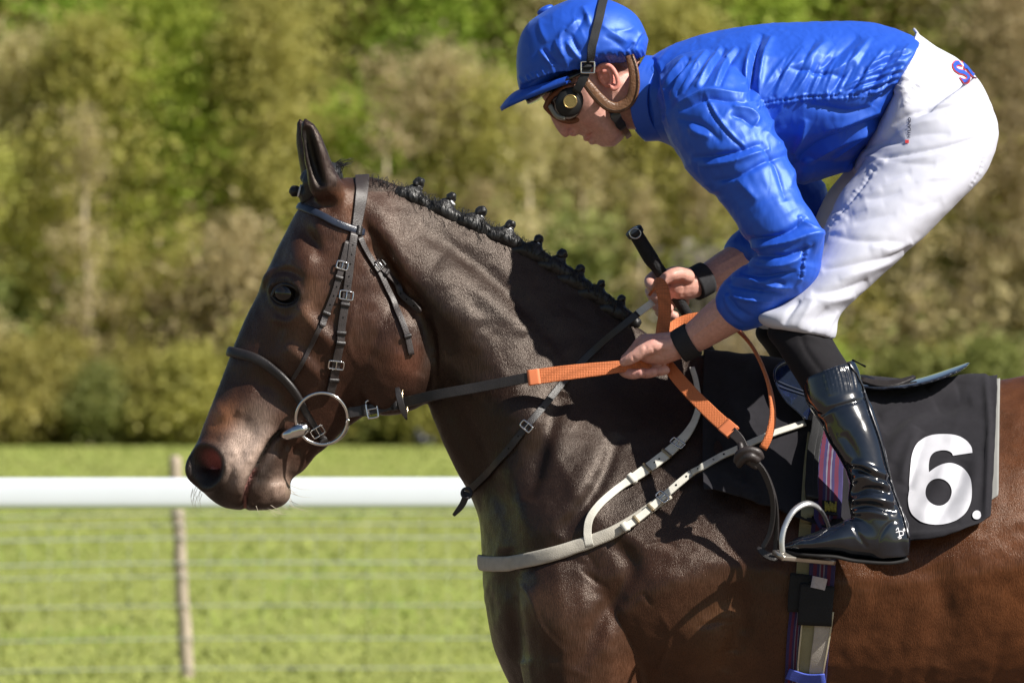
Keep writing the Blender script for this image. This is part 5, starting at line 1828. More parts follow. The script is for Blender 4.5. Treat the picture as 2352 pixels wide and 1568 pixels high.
def build_jersey():
    torso = loft([(1462, 160, 1458, 290, 0, .055), (1490, 134, 1500, 318, 0, .080), (1535, 108, 1545, 338, 0, .108), (1600, 84, 1610, 372, 0, [.12, .15, .165, .155, .12]), (1700, 62, 1720, 400, 0, [.13, .175, .188, .175, .13]),
                  (1800, 52, 1830, 396, 0, [.135, .180, .188, .175, .125]), (1900, 49, 1920, 392, 0, [.135, .175, .182, .168, .12]), (1985, 51, 1975, 372, 0, [.130, .170, .176, .162, .11]), (2040, 62, 2022, 312, 0, [.125, .165, .172, .160, .11]), (2085, 78, 2052, 240, 0, [.12, .158, .166, .155, .11]), (2116, 94, 2062, 185, 0, [.10, .14, .15, .14, .10])], 60, 90)
    near = tube([(1610, 215, -.10, .085), (1640, 270, -.165, .092), (1685, 345, -.205, .089), (1735, 425, -.238, .074), (1778, 500, -.262, .064), (1814, 558, -.272, .060), (1808, 612, -.268, .059), (1765, 650, -.252, .053), (1725, 680, -.240, .0530), (1700, 700, -.230, .050)], n=24, m=70)
    far = tube([(1640, 235, .10, .085), (1690, 300, .17, .088), (1760, 385, .215, .072), (1825, 455, .232, .062), (1835, 500, .22, .060), (1790, 545, .175, .054), (1735, 575, .125, .051), (1715, 588, .110, .049)], n=24, m=60)
    hang = tube([(1870, 350, -.02, .07), (1945, 372, -.03, .024)], n=16, m=10)
    VF = remesh([torso, near, far, hang], .0027, 12, .5)
    f = []
    A = lambda amp, pts, r: f.append((amp, zj(pts), r))
    # armhole, shoulder and sleeve-head
    A(-.010, [(640, 110), (605, 200), (585, 330), (575, 470)], 9)
    A(.006, [(690, 120), (650, 220), (625, 340), (615, 460)], 10)
    A(.006, [(590, 160), (560, 260), (545, 380)], 10)
    A(.006, [(190, 490), (330, 425), (450, 425), (560, 440)], 9)
    A(-.006, [(200, 525), (340, 460), (460, 465), (560, 480)], 8)
    A(.0035, [(335, 430), (400, 550), (480, 650), (565, 725)], 3.5)
    A(-.003, [(320, 440), (385, 560), (465, 660), (550, 735)], 4)
    A(.007, [(480, 500), (560, 520), (612, 560), (600, 600)], 9)
    A(-.006, [(470, 540), (540, 560), (590, 600)], 8)
    A(.005, [(250, 600), (300, 640), (370, 660)], 12)
    A(-.004, [(200, 560), (330, 600), (420, 690)], 10)
    # sleeve
    A(-.007, [(270, 770), (450, 750), (640, 690)], 9)
    A(.006, [(300, 810), (470, 790), (680, 720)], 10)
    A(-.006, [(375, 895), (500, 870), (650, 790), (760, 760)], 9)
    A(.005, [(640, 620), (740, 720), (790, 830), (790, 930)], 12)
    A(-.005, [(620, 700), (700, 790), (740, 900), (760, 1000)], 12)
    A(.005, [(500, 880), (560, 940), (620, 1000)], 16)
    A(-.009, [(560, 1200), (700, 1190), (800, 1150), (870, 1090)], 9)
    A(.008, [(580, 1235), (740, 1225), (880, 1180), (945, 1190)], 10)
    A(.006, [(830, 1080), (870, 1130), (945, 1180)], 9)
    A(-.007, [(600, 1290), (760, 1290), (900, 1240)], 9)
    A(.005, [(570, 1340), (700, 1350), (860, 1300)], 10)
    A(-.006, [(530, 1390), (660, 1400), (820, 1370)], 8)
    A(.006, [(480, 1410), (620, 1425), (700, 1450), (800, 1460)], 8)
    A(-.006, [(470, 1450), (600, 1470), (760, 1500)], 7)
    A(.006, [(440, 1500), (560, 1520), (700, 1530)], 7)
    A(-.005, [(640, 1440), (720, 1430), (760, 1450)], 7)
    A(-.006, [(870, 1230), (850, 1330), (840, 1420)], 4)
    f += ripples(zj([(875, 1230), (858, 1330), (840, 1430)]), 9, .004, 3.5, 7, 3)
    # seam below the back with gathers, and the cloth pulled towards it
    seam = zj([(600, 492), (700, 468), (870, 448), (1050, 438), (1260, 428)])
    f.append((-.004, seam, 3.5))
    f += ripples(seam, 46, .0042, 3.2, 9, 2, -.2)
    rg = random.Random(12)
    for k in range(26):
        x = 630 + 26 * k
        top = rg.uniform(120, 330)
        dx = (445 - top) * rg.uniform(.35, .8)
        A(rg.choice((-1, 1)) * rg.uniform(.0015, .0048), [(x, 445 - (x - 630) * .02), (x + dx * .45, (445 + top) / 2 + rg.uniform(-10, 20)), (x + dx, top)], rg.uniform(4, 8))
    A(.006, [(1000, 150), (860, 260), (740, 330)], 22)
    A(-.005, [(1150, 120), (1010, 240), (900, 320)], 16)
    A(.006, [(1220, 130), (1120, 250), (980, 330)], 16)
    A(-.004, [(720, 330), (800, 300), (960, 320), (1080, 340)], 8)
    # gathers towards the waist
    for a, b, c in (((1400, 250), (1250, 310), (1050, 400)), ((1390, 290), (1240, 340), (1040, 420)), ((1370, 330), (1240, 380), (1100, 425)), ((1440, 190), (1300, 240), (1150, 340)), ((1360, 360), (1290, 400), (1200, 425))):
        A(.0050, [a, b, c], 6)
        A(-.0045, [(a[0] - 5, a[1] + 20), (b[0] - 5, b[1] + 20), (c[0], c[1] + 14)], 5)
    A(-.008, [(1340, 380), (1300, 440), (1250, 470), (1230, 500)], 11)
    A(.007, [(1345, 430), (1330, 520), (1318, 590)], 9)
    # front of the body below the seam
    A(.008, [(1310, 590), (1130, 650), (960, 730), (860, 800)], 12)
    A(-.008, [(1290, 560), (1120, 620), (950, 690), (830, 760)], 12)
    A(.006, [(1280, 520), (1120, 570), (960, 620)], 12)
    A(-.006, [(1240, 500), (1100, 520), (960, 500), (860, 490)], 14)
    A(.007, [(870, 560), (840, 660), (800, 740)], 12)
    A(-.006, [(1260, 660), (1180, 740), (1100, 830)], 12)
    A(.006, [(1200, 620), (1100, 700), (1010, 770)], 10)
    # shoulder and collar
    for a, b, c in (((230, 235), (165, 330), (130, 400)), ((275, 265), (205, 360), (160, 440)), ((340, 200), (270, 310), (200, 420)), ((420, 180), (350, 290), (290, 400)), ((500, 180), (430, 280), (380, 400))):
        A(.0055, [a, b, c], 7)
        A(-.005, [(a[0] + 24, a[1] + 10), (b[0] + 24, b[1] + 10), (c[0] + 24, c[1] + 10)], 7)
    A(-.006, [(60, 240), (80, 340), (110, 480), (120, 600)], 6)
    A(.004, [(95, 260), (115, 360), (140, 480), (150, 600)], 7)
    A(.003, [(30, 300), (50, 430), (70, 560), (60, 650)], 10)
    noise = [(.0012, 20, (1, 1, 2.4), 3), (.0007, 60, (1.8, 1, 1), 5)]
    f = [(a * 1.45, p, r * .80) for a, p, r in f]
    armline = np.array([(1610, 215), (1685, 345), (1735, 425), (1808, 560), (1806, 612), (1765, 650), (1700, 700)])
    def extra(V, q, N):
        d, t, _ = seg_dist(q, armline)
        arm = np.clip((95 - d) / 30, 0, 1) * (V[:, 1] < -.10) * np.clip(t * 4, 0, 1)
        elbow = np.clip((t - .55) * 4, 0, 1)
        body = 1 - arm
        back = np.clip((330 - q[:, 1]) / 40, 0, 1)
        E = body * back * (.0042 * ridged(V, 52, 5, 26, 1) + .0018 * ridged(V, 48, 9, 60, 2)) * np.clip((q[:, 1] - 75) / 60, .1, 1)
        E += body * (1 - back) * (.0045 * ridged(V, 25, 5, 20, 3) + .0016 * ridged(V, 20, 9, 50, 4))
        E += arm * (1 - elbow) * (.0065 * ridged(V, 22, 5, 20, 5) + .0020 * ridged(V, 30, 9, 55, 6))
        E += arm * elbow * (.0105 * ridged(V, -8, 6, 24, 7) + .0030 * ridged(V, -12, 9, 60, 8))
        E += arm * (.006 * vnoise(V, 13, 31) * np.clip(t * 2, .3, 1) + .016 * blob(q, 1868, 546, 24) - .006 * blob(q, 1862, 600, 30) + .005 * blob(q, 1700, 610, 26))
        E += arm * elbow * (-.005 * line(q, [(1672, 668), (1692, 706), (1728, 726)], 5) + .004 * line(q, [(1664, 676), (1684, 714), (1718, 738)], 5))
        return E
    V, F = sculpt(VF, f, noise, it=1, extra=extra, cusp=.7)
    j = mk('jersey', V, F, SILK, person)
    # stand collar
    col = [(1484, 146, -.050), (1463, 190, -.078), (1458, 240, -.078), (1468, 285, -.062), (1492, 316, -.035)]
    Q = air([(1492, 318, 0)] + [(a, b, y) for a, b, y in col[::-1]] + [(1492, 132, 0)])
    far = Q[::-1].copy()
    far[:, 1] *= -1
    Qa = np.vstack((Q, far[1:]))
    c = np.array(P(1478, 225, 0))
    N = Qa - c
    N[:, 0] *= .3
    N /= np.linalg.norm(N, axis=1)[:, None]
    s = Strap(Qa, N, .034, .006)
    V, F = s.mesh()
    V[:, 0] += .008
    mk('collar', V, F, SILK, j)
    return bvh(*(lambda me: ([v.co + Vector(wpos(j)) for v in me.vertices], [list(p.vertices) for p in me.polygons]))(j.data)) if False else None
build_jersey()

WHITE = mat('white_breeches', (.52, .53, .61), .65, .3, var=.025, vscale=60, bump=.0003, bscale=800)
def build_breeches():
    hip = loft([(2104, 72, 2030, 262, 0, [.09, .130, .150, .145, .12]), (2150, 106, 1985, 335, 0, [.10, .148, .162, .155, .13]), (2200, 134, 1960, 395, 0, [.10, .150, .168, .155, .12]), (2245, 180, 2010, 430, 0, [.10, .150, .165, .14, .10]), (2278, 240, 2060, 460, 0, [.08, .13, .14, .12, .08]), (2290, 300, 2120, 470, 0, [.06, .09, .10, .08, .06])], 48, 50)
    def leg(s, dx):
        return loft([(2240 + dx, 178, 2000 + dx, 350, s * .075, .10), (2293 + dx, 290, 1968 + dx, 395, s * .100, .108), (2266 + dx, 395, 1925 + dx, 452, s * .130, .110), (2195 + dx, 470, 1885 + dx, 540, s * .165, .104), (2085 + dx, 578, 1842 + dx, 630, s * .205, .092), (1990 + dx, 662, 1790 + dx, 700, s * .240, .078), (1932 + dx, 722, 1742 + dx, 722, s * .262, .069), (1924 + dx, 764, 1748 + dx, 742, s * .266, .069), (1918 + dx, 780, 1768 + dx, 752, s * .266, .062)], 44, 70)
    VF = remesh([hip, leg(-1, 0), leg(1, -30)], .0033, 8, .5)
    f = []
    A = lambda amp, pts, r: f.append((amp, zj(pts), r))
    A(-.007, [(1180, 790), (1400, 750), (1650, 700), (1830, 650)], 6)
    A(.004, [(1200, 815), (1420, 785), (1680, 725)], 12)
    A(-.006, [(1160, 720), (1260, 690), (1400, 685)], 9)
    A(.005, [(1170, 770), (1220, 770), (1300, 790)], 9)
    A(-.004, [(1300, 790), (1430, 800), (1560, 800)], 10)
    A(-.005, [(1330, 600), (1420, 545), (1560, 510), (1720, 480)], 6)
    A(.004, [(1350, 640), (1460, 590), (1600, 560)], 12)
    A(-.003, [(1400, 660), (1520, 640), (1640, 640)], 10)
    A(-.0035, [(1250, 810), (1180, 910), (1110, 1000), (1040, 1080), (980, 1160)], 4)
    f += ripples(zj([(1250, 810), (1110, 1000), (980, 1160)]), 16, .0022, 3.5, 9, 5)
    A(-.0040, [(1845, 450), (1838, 650), (1800, 830), (1740, 930)], 4)
    f += ripples(zj([(1838, 650), (1800, 830), (1740, 930)]), 12, .0025, 3, 7, 6)
    for k in range(14):
        rg = random.Random(k + 40)
        x, y = rg.uniform(1000, 1560), rg.uniform(860, 1300)
        l = rg.uniform(70, 190)
        A(rg.choice((-1, 1)) * rg.uniform(.0018, .0040), [(x - l * .6, y + l * .12), (x, y + rg.uniform(-16, 8)), (x + l * .7, y - l * rg.uniform(.1, .4))], rg.uniform(7, 15))
    A(-.006, [(1430, 1235), (1300, 1300), (1150, 1330), (960, 1370)], 10)
    A(.005, [(1400, 1280), (1250, 1350), (1050, 1420)], 12)
    A(-.006, [(1200, 1420), (1060, 1470), (900, 1490)], 10)
    A(.004, [(1130, 1500), (980, 1530), (860, 1520)], 10)
    A(-.004, [(1000, 1180), (1150, 1210), (1400, 1220)], 10)
    f += [(-.006, [(1800, 745), (1815, 720), (1838, 690)], 7), (.005, [(1830, 755), (1848, 725), (1870, 690)], 8), (-.005, [(1862, 765), (1880, 735), (1900, 705)], 7), (.004, [(1895, 775), (1905, 745), (1925, 715)], 7)]
    # elastic waistband: gathers across two seams
    f += ripples(zj([(1510, 165), (1440, 250), (1390, 340), (1360, 430)]), 24, .0050, 3.0, 20, 7)
    f.append((-.005, zj([(1600, 225), (1530, 310), (1450, 400), (1390, 490)]), 4))
    f += ripples(zj([(1600, 225), (1530, 310), (1450, 400), (1390, 490)]), 26, .0042, 3.0, 9, 8)
    f.append((-.003, zj([(1640, 240), (1570, 320), (1490, 400), (1410, 490)]), 3))
    def extra(V, q, N):
        low = np.clip((q[:, 1] - 430) / 120, 0, 1)
        return low * (.0030 * ridged(V, 12, 4, 18, 11) + .0016 * ridged(V, 30, 8, 40, 12)) + (1 - low) * (.0012 * ridged(V, 20, 4, 14, 13) + .0007 * ridged(V, 15, 8, 36, 14))
    V, F = sculpt(VF, f, [(.0012, 16, (1, 1, 1), 3), (.0005, 55, (1, 1, 1.6), 6)], it=1, extra=extra, cusp=.5)
    b = mk('breeches', V, F, WHITE, person)
    # little stand-up tab at the small of the back
    Q = air([(2112, 92, 0), (2106, 76, 0), (2098, 66, 0)])
    V2, F2 = Strap(Q, flatN(Q, (1, 0, .6)), [.05, .034, .012], .004).mesh()
    mk('waist_tab', V2, F2, WHITE, b)
    return b, bvh(V, F)
breeches, RTREE = build_breeches()

def text_on(tree, s, px, py, size, ang, m, parent, name, off=.0012, xs=1.0, bold=.0):
    cu = bpy.data.curves.new('t', 'FONT')
    cu.body = s
    cu.size = 1
    cu.offset = bold
    cu.resolution_u = 3
    o = bpy.data.objects.new('t', cu)
    COL.objects.link(o)
    dg = bpy.context.evaluated_depsgraph_get()
    me = o.evaluated_get(dg).to_mesh()
    pts = np.array([v.co[:2] for v in me.vertices])
    fs = [list(p.vertices) for p in me.polygons]
    o.evaluated_get(dg).to_mesh_clear()
    bpy.data.objects.remove(o)
    c, sn = math.cos(R(ang)), math.sin(R(ang))
    V = []
    for x, y in pts:
        x, y = x * size * xs, y * size
        p, n = cast(tree, px + x * c - y * sn, py - x * sn - y * c)
        if p is None:
            h = tree.find_nearest(Vector(P(px + x * c - y * sn, py - x * sn - y * c, 0)))
            p, n = np.array(h[0]), np.array(h[1])
        if n[1] > 0: n = -n
        V.append(p + n * off)
    return mk(name, V, fs, m, parent, smooth=False)
NAVY = mat('navy_print', (.010, .014, .055), .6, .3, var=.05)
text_on(RTREE, 'HYLAND', 2091, 318, 9.5, 88, NAVY, breeches, 'printed_name', bold=.02, xs=1.25)
BLU = mat('blue_embroidery', (.020, .075, .42), .6, .3, var=.3, vscale=200)
RED = mat('red_outline', (.62, .06, .06), .6, .3, var=.1)
text_on(RTREE, 'St', 2214, 196, 78, 36, RED, breeches, 'embroidered_outline', off=.0022, bold=.045, xs=.62)
text_on(RTREE, 'St', 2214, 196, 78, 36, BLU, breeches, 'embroidered_letters', off=.0030, bold=.018, xs=.62)
text_on(RTREE, 'i', 2211, 118 + 78, 52, -58, BLU, breeches, 'embroidered_letters', off=.0030, bold=.012, xs=.62) if False else None
Q = [(2080, 322), (2088, 322), (2088, 330), (2080, 330)]
V, F = drape(Q, [], RTREE, .0014, 0)
mk('printed_badge', V, F, RED, breeches)

def ribs_boot():
    pass
def build_legs():
    SOCK = mat('black_stretch_fabric', (.010, .009, .011), .8, .15, sheen=.05, var=.15, vscale=60)
    BOOT = mat('black_patent_boot', (.0065, .009, .015), .16, .6, coat=.7, coatr=.03, var=.3, vscale=16, rvar=.08)
    def sock(s, dx):
        return remesh([loft([(1800 + dx, 715, 1895 + dx, 720, s * .262, .040), (1762 + dx, 762, 1908 + dx, 768, s * .268, .054), (1792 + dx, 812, 1934 + dx, 815, s * .290, .052), (1850 + dx, 905, 1972 + dx, 872, s * .320, .044)], 36, 30)], .004, 4)
    def boot(s, dx):
        sh = loft([(1841 + dx, 869, 1960 + dx, 826, s * .315, .050), (1852 + dx, 922, 1986 + dx, 903, s * .327, .051), (1876 + dx, 959, 2002 + dx, 938, s * .337, .050), (1908 + dx, 1016, 2022 + dx, 998, s * .350, .047), (1932 + dx, 1062, 2040 + dx, 1068, s * .360, .044),
                   (1949 + dx, 1108, 2053 + dx, 1120, s * .367, .041), (1948 + dx, 1150, 2068 + dx, 1160, s * .373, .039), (1958 + dx, 1200, 2083 + dx, 1195, s * .378, .037), (1965 + dx, 1250, 2092 + dx, 1235, s * .380, .036), (1995 + dx, 1283, 2086 + dx, 1279, s * .380, .030)], 40, 70)
        ft = loft([(2086 + dx, 1200, 2088 + dx, 1280, s * .380, .026), (2030 + dx, 1180, 2034 + dx, 1287, s * .381, .033), (1965 + dx, 1185, 1965 + dx, 1281, s * .382, .035), (1916 + dx, 1203, 1917 + dx, 1271, s * .383, .039), (1870 + dx, 1221, 1870 + dx, 1269, s * .382, .041), (1828 + dx, 1236, 1828 + dx, 1266, s * .378, .034), (1798 + dx, 1251, 1796 + dx, 1261, s * .374, .014)], 36, 50)
        return remesh([sh, ft], .0030, 4)
    f = []
    A = lambda amp, pts, r: f.append((amp, zb(pts), r))
    # knee panel ridges and its lower edge
    for k in range(9):
        x = 825 + 25 * k
        A(.0036, [(x, 205 - 4 * k), (x + 28, 300 - 5 * k), (x + 50, 400 - 5 * k)], 3.2)
    A(-.0030, [(720, 440), (810, 520), (900, 470), (1110, 415)], 3.0)
    A(-.0028, [(800, 540), (860, 490), (980, 445), (1110, 415)], 2.6)
    # shin shaping
    A(.005, [(840, 590), (920, 720), (1000, 830)], 14)
    A(-.004, [(960, 640), (1030, 760), (1060, 840)], 10)
    # ankle creases
    A(-.009, [(960, 870), (1060, 870), (1160, 930), (1270, 950)], 7)
    A(.008, [(990, 850), (1080, 850), (1190, 900), (1260, 930)], 7)
    A(.008, [(1000, 960), (1100, 920), (1190, 950), (1260, 1010)], 8)
    A(-.008, [(1010, 1040), (1110, 1000), (1220, 1010), (1270, 1040)], 7)
    A(.007, [(1010, 1080), (1120, 1060), (1220, 1080), (1290, 1090)], 7)
    A(-.006, [(1010, 1120), (1120, 1110), (1240, 1130), (1310, 1150)], 7)
    A(.005, [(1000, 1160), (1130, 1150), (1260, 1180)], 7)
    A(-.003, [(1000, 1180), (1040, 1280), (1110, 1390)], 2.6)
    A(-.0025, [(1020, 1200), (1060, 1300), (1125, 1390)], 2.6)
    A(-.0025, [(1180, 1380), (1210, 1290), (1270, 1220), (1370, 1205)], 2.6)
    A(-.004, [(700, 1330), (850, 1290), (960, 1220)], 12)
    A(.0030, [(1060, 240), (1140, 480), (1200, 650), (1260, 860), (1300, 1000), (1370, 1180), (1400, 1320)], 4.5)
    A(-.0020, [(1045, 250), (1125, 490), (1185, 660), (1245, 870), (1285, 1010), (1350, 1190)], 2.8)
    for s, dx in ((-1, 0), (1, -28)):
        V, F = sock(s, dx)
        fs = [(-.004, [(1790, 745), (1830, 750), (1890, 765)], 6), (.003, [(1800, 770), (1850, 772), (1905, 790)], 7), (-.003, [(1835, 740), (1850, 800), (1900, 870)], 6)]
        V, F = sculpt((V, F), fs, [(.0008, 40, (1, 1, 1), 2)])
        mk('legging', V, F, SOCK, person)
        V, F = boot(s, dx)
        if s == -1:
            V, F = sculpt((V, F), f, [(.0010, 26, (1, 1, 1), 2), (.0005, 60, (1, 1, 1), 3)], it=1)
        else:
            V, F = sculpt((V, F), [], [(.001, 26, (1, 1, 1), 2)])
        b = mk('boot', V, F, BOOT, person)
        if s == -1:
            tr = bvh(V, F)
            # welt and sole
            Q = [(1800, 1263), (1830, 1268), (1870, 1271), (1917, 1274), (1965, 1284), (2034, 1289), (2070, 1286), (2084, 1280)]
            Qs = air([(a, b_, -.380) for a, b_ in Q])
            V2, F2 = Strap(Qs, flatN(Qs, (0, -.1, 1)), [.022, .064, .076, .070, .064, .062, .054, .036], .006).mesh()
            mk('sole', V2, F2, mat('dark_sole', (.012, .011, .011), .6, .3), b)
            Q, N = [], []
            for a, b_ in catmull(zb([(1000, 180), (1075, 300), (1140, 490), (1205, 680), (1258, 880), (1295, 1020), (1360, 1190), (1392, 1320)]), 60):
                p, n = cast(tr, a - 3, b_)
                if p is not None:
                    Q.append(p); N.append(n)
            X = even(np.hstack((Q, N)), .005)
            N = X[:, 3:] / np.linalg.norm(X[:, 3:], axis=1)[:, None]
            Qz = X[:, :3] + N * .001
            Qz += N * (.0006 * (np.arange(len(Qz)) % 2))[:, None]
            V2, F2 = Strap(Qz, N, .0055, .0032).mesh(True)
            mk('zip', V2, F2, mat('zip_metal', (.045, .045, .05), .25, .6, metal=.5), b)
            V2, F2 = tube([(*zb([(1020, 165)])[0], -.35, .0022), (*zb([(1060, 185)])[0], -.352, .0016), (*zb([(1100, 205)])[0], -.35, .0022)], n=6)
            mk('zip_cord', V2, F2, DARKHOLE, b)
            # embroidered mark on the heel
            parts = []
            for st in ([(1300, 1270), (1312, 1255), (1318, 1280), (1322, 1300), (1318, 1316)], [(1300, 1285), (1325, 1278), (1345, 1282), (1345, 1302), (1322, 1306)], [(1312, 1318), (1330, 1312), (1332, 1322), (1318, 1326)]):
                pts = []
                for a, b_ in zb(st):
                    p, n = cast(tr, a, b_)
                    pts.append((*(p + n * .0006), .0011))
                parts.append(tube3(pts, n=5, m=20))
            V2, F2 = join(parts)
            mk('heel_mark', V2, F2, mat('white_thread', (.75, .75, .78), .6, .3, var=.05), b)
build_legs()

def build_helmet():
    W = lambda w: [w, w, w * 1.03, w * 1.25, w * 1.9]
    st = [(1187, 150, 1191, 204, 0, W(.018)), (1190, 100, 1197, 213, 0, W(.050)), (1212, 57, 1226, 206, 0, W(.075)), (1250, 26, 1264, 190, 0, W(.090)), (1300, 3, 1310, 175, 0, W(.099)), (1350, -5, 1352, 160, 0, W(.101)), (1400, 1, 1402, 147, 0, W(.097)), (1440, 19, 1442, 140, 0, W(.084)), (1470, 48, 1470, 132, 0, W(.064)), (1489, 92, 1484, 124, 0, W(.03))]
    VF = remesh([loft(st, 56, 80)], .0026, 6)
    f = []
    A = lambda amp, pts, r: f.append((amp, zh(pts), r))
    A(-.006, [(1580, 560), (1300, 620), (1000, 665), (700, 725), (380, 860)], 4)
    A(.006, [(1600, 540), (1300, 590), (1000, 635), (700, 690), (370, 820)], 4.5)
    A(.0045, [(1000, 700), (850, 740), (600, 800), (400, 860)], 4)
    A(-.004, [(980, 665), (800, 715), (560, 775), (380, 835)], 3)
    f += ripples(zh([(1590, 520), (1300, 575), (1100, 610)]), 18, .0040, 3.2, 14, 3, .4)
    f += ripples(zh([(1000, 640), (800, 680), (600, 720), (380, 800)]), 12, .0030, 3.4, 14, 4, .4)
    for pts, a, r in (([(560, 490), (620, 560), (700, 650)], .006, 6), ([(590, 480), (660, 570), (740, 640)], -.006, 5), ([(820, 270), (760, 380), (790, 520), (840, 620)], .005, 9), ([(870, 330), (900, 420), (960, 540)], -.005, 8), ([(820, 400), (880, 480), (980, 600)], .006, 7),
                      ([(940, 180), (870, 260), (820, 310)], .005, 8), ([(980, 60), (1030, 160), (1050, 260)], .005, 8), ([(1010, 140), (960, 240), (900, 330)], -.004, 8), ([(1160, 240), (1280, 330), (1430, 420)], .0035, 12), ([(1200, 350), (1320, 420), (1400, 500)], -.0035, 10),
                      ([(1600, 330), (1540, 380), (1500, 470)], -.006, 5), ([(1560, 300), (1530, 380), (1470, 480)], .006, 6), ([(1480, 420), (1450, 470), (1390, 530)], -.005, 5), ([(1500, 250), (1420, 300), (1300, 310)], .003, 10), ([(560, 170), (580, 300), (640, 420)], .003, 10),
                      ([(720, 380), (740, 460), (800, 560)], .004, 7), ([(1120, 440), (1050, 520), (1010, 600)], .004, 8)):
        A(a, pts, r)
    V, F = sculpt(VF, [(a * 1.1, p, r * .85) for a, p, r in f], [(.0010, 34, (1, 1, 1), 4)], it=1, cusp=.7, extra=lambda V, q, N: .0022 * ridged(V, -35, 9, 30, 21))
    he = mk('helmet', V, F, SILK, person)
    tree = bvh(V, F)
    bt = ellipsoid((1252, 23, 0), (.017, .014, .007), R(28))
    mk('button', bt[0], bt[1], SILK, he)
    # peak
    nu, nv = 25, 8
    top = []
    for i in range(nu):
        s = -1 + 2 * i / (nu - 1)
        inn = P(1196 + 112 * s * s, 204 - 24 * s * s, .098 * math.copysign(abs(s) ** .9, s))
        out = P(1148 + 150 * abs(s) ** 2.6, 247 - 62 * abs(s) ** 2.2, .100 * math.copysign(abs(s) ** .9, s))
        for j in range(nv):
            t = j / (nv - 1)
            p = inn * (1 - t) + out * t
            p[2] += .006 * math.sin(math.pi * t)
            top.append(p)
    top = np.array(top)
    F = [[i * nv + j, (i + 1) * nv + j, (i + 1) * nv + j + 1, i * nv + j + 1] for i in range(nu - 1) for j in range(nv - 1)]
    n = len(top)
    bot = top + np.array((.0035, 0, -.0075))
    F2 = F + [[c + n for c in f[::-1]] for f in F] + [[i * nv + nv - 1, (i + 1) * nv + nv - 1, (i + 1) * nv + nv - 1 + n, i * nv + nv - 1 + n] for i in range(nu - 1)]
    mk('peak', np.vstack((top, bot)), F2, SILK, he)
    # dark shell showing below the cover at the brow
    CARB = mat('carbon_shell', (.020, .018, .015), .25, .5, coat=.6, var=.5, vscale=300)
    sh = remesh([loft([(1204, 222, 1212, 242, 0, W(.030)), (1230, 200, 1236, 232, 0, W(.058)), (1268, 178, 1264, 214, 0, W(.078)), (1310, 160, 1302, 196, 0, W(.086)), (1350, 150, 1345, 176, 0, W(.088))], 40, 40)], .003, 3)
    mk('shell', sh[0], sh[1], CARB, he)
    # brown padded harness round the ear
    BR = mat('brown_padded_leather', (.145, .070, .034), .38, .5, var=.25, vscale=60, bump=.0014, bscale=260)
    pts = [(1446, 128, -.072), (1455, 160, -.076), (1457, 200, -.074), (1446, 232, -.070), (1422, 247, -.070), (1398, 244, -.073), (1376, 226, -.077), (1358, 205, -.080), (1343, 186, -.082)]
    Qh = air([(a_, b_, y_ - .011) for a_, b_, y_ in pts])
    Nh = flatN(Qh, (.10, -1, 0))
    sh_ = Strap(Qh, Nh, [.017, .020, .021, .022, .022, .021, .021, .020, .017], .010)
    Vh, Fh = sh_.mesh(True)
    hb = mk('harness', Vh, Fh, BR, he)
    for o_ in (-.26,):
        V, F = tube3([(*(p_ + s_ * w_ * o_ + n_ * .0062), .0009) for p_, s_, n_, w_ in zip(sh_.Q, sh_.S, sh_.N, sh_.W)], n=5, m=90)
        mk('harness_seam', V, F, mat('dark_thread', (.03, .015, .008), .6, .3), he)
    # chin strap with clip
    Q = air([(1400, 250, -.074), (1412, 268, -.070), (1426, 288, -.058), (1440, 305, -.036), (1444, 314, -.010)])
    Nn = flatN(Q, (.2, -1, -.25))
    c = strap('chin_strap', Q, Nn, .012, .005, BR, he)
    Q2 = air([(1407, 256, -.078), (1414, 268, -.077), (1422, 281, -.070), (1430, 294, -.058)])
    V, F = Strap(Q2, flatN(Q2, (.2, -1, -.2)), [.014, .021, .016, .020, .013], .009).mesh()
    mk('clip', V, F, mat('black_plastic_clip', (.010, .010, .011), .35, .5), he)
    # goggles
    go = empty('goggles', tuple(P(1300, 240, 0)), None, None)
    adopt(go, person)
    LENS = mat('smoked_lens', (.006, .006, .006), .05, .7, coat=1.0, var=0)
    GRIM = mat('goggle_leather', (.17, .055, .022), .45, .5, var=.2, bump=.0006, bscale=400)
    body = remesh([loft([(1256, 222, 1285, 190, 0, W(.050)), (1254, 240, 1318, 192, 0, W(.070)), (1262, 256, 1340, 212, 0, W(.074)), (1276, 270, 1344, 240, 0, W(.070)), (1292, 279, 1336, 262, 0, W(.060)), (1306, 281, 1322, 274, 0, W(.040))], 40, 40)], .0028, 3)
    mk('lens', body[0], body[1], LENS, go)
    rim = zh([(625, 1045), (670, 960), (780, 878), (900, 848), (985, 890), (1018, 965), (1005, 1080), (950, 1155), (870, 1185), (770, 1165), (690, 1110), (625, 1045)])
    gt = bvh(*body)
    rp = []
    for a, b in rim:
        p, nn = cast(gt, a, b)
        y = p[1] if p is not None else -.045
        rp.append((a, b, max(-.092, min(y, -.03)) - .002, .0058))
    V, F = tube(rp, n=10, m=90)
    mk('rim', V, F, GRIM, go)
    hi = zh([(672, 1042), (700, 1090), (740, 1135), (800, 1152)])  # pale crescent tube added to stand in for a reflection low on the lens
    V, F = tube([(a, b, -.070 - .003 * i, .0052) for i, (a, b) in enumerate(hi)], n=8, m=24, flat=1.0)
    mk('lens_reflection', V, F, mat('pale_reflection', (.20, .19, .16), .12, .6, var=.05), go)
    cxy = zh([(863, 992)])[0]
    pl = ellipsoid((cxy[0] - 2, cxy[1] + 1, -.082), (.026, .010, .030), R(-28))
    mk('side_panel', pl[0], pl[1], mat('black_rubber', (.009, .009, .009), .5, .4), go)
    GOLD = mat('brass_gold', (.52, .37, .15), .3, .5, metal=.9, var=.1)
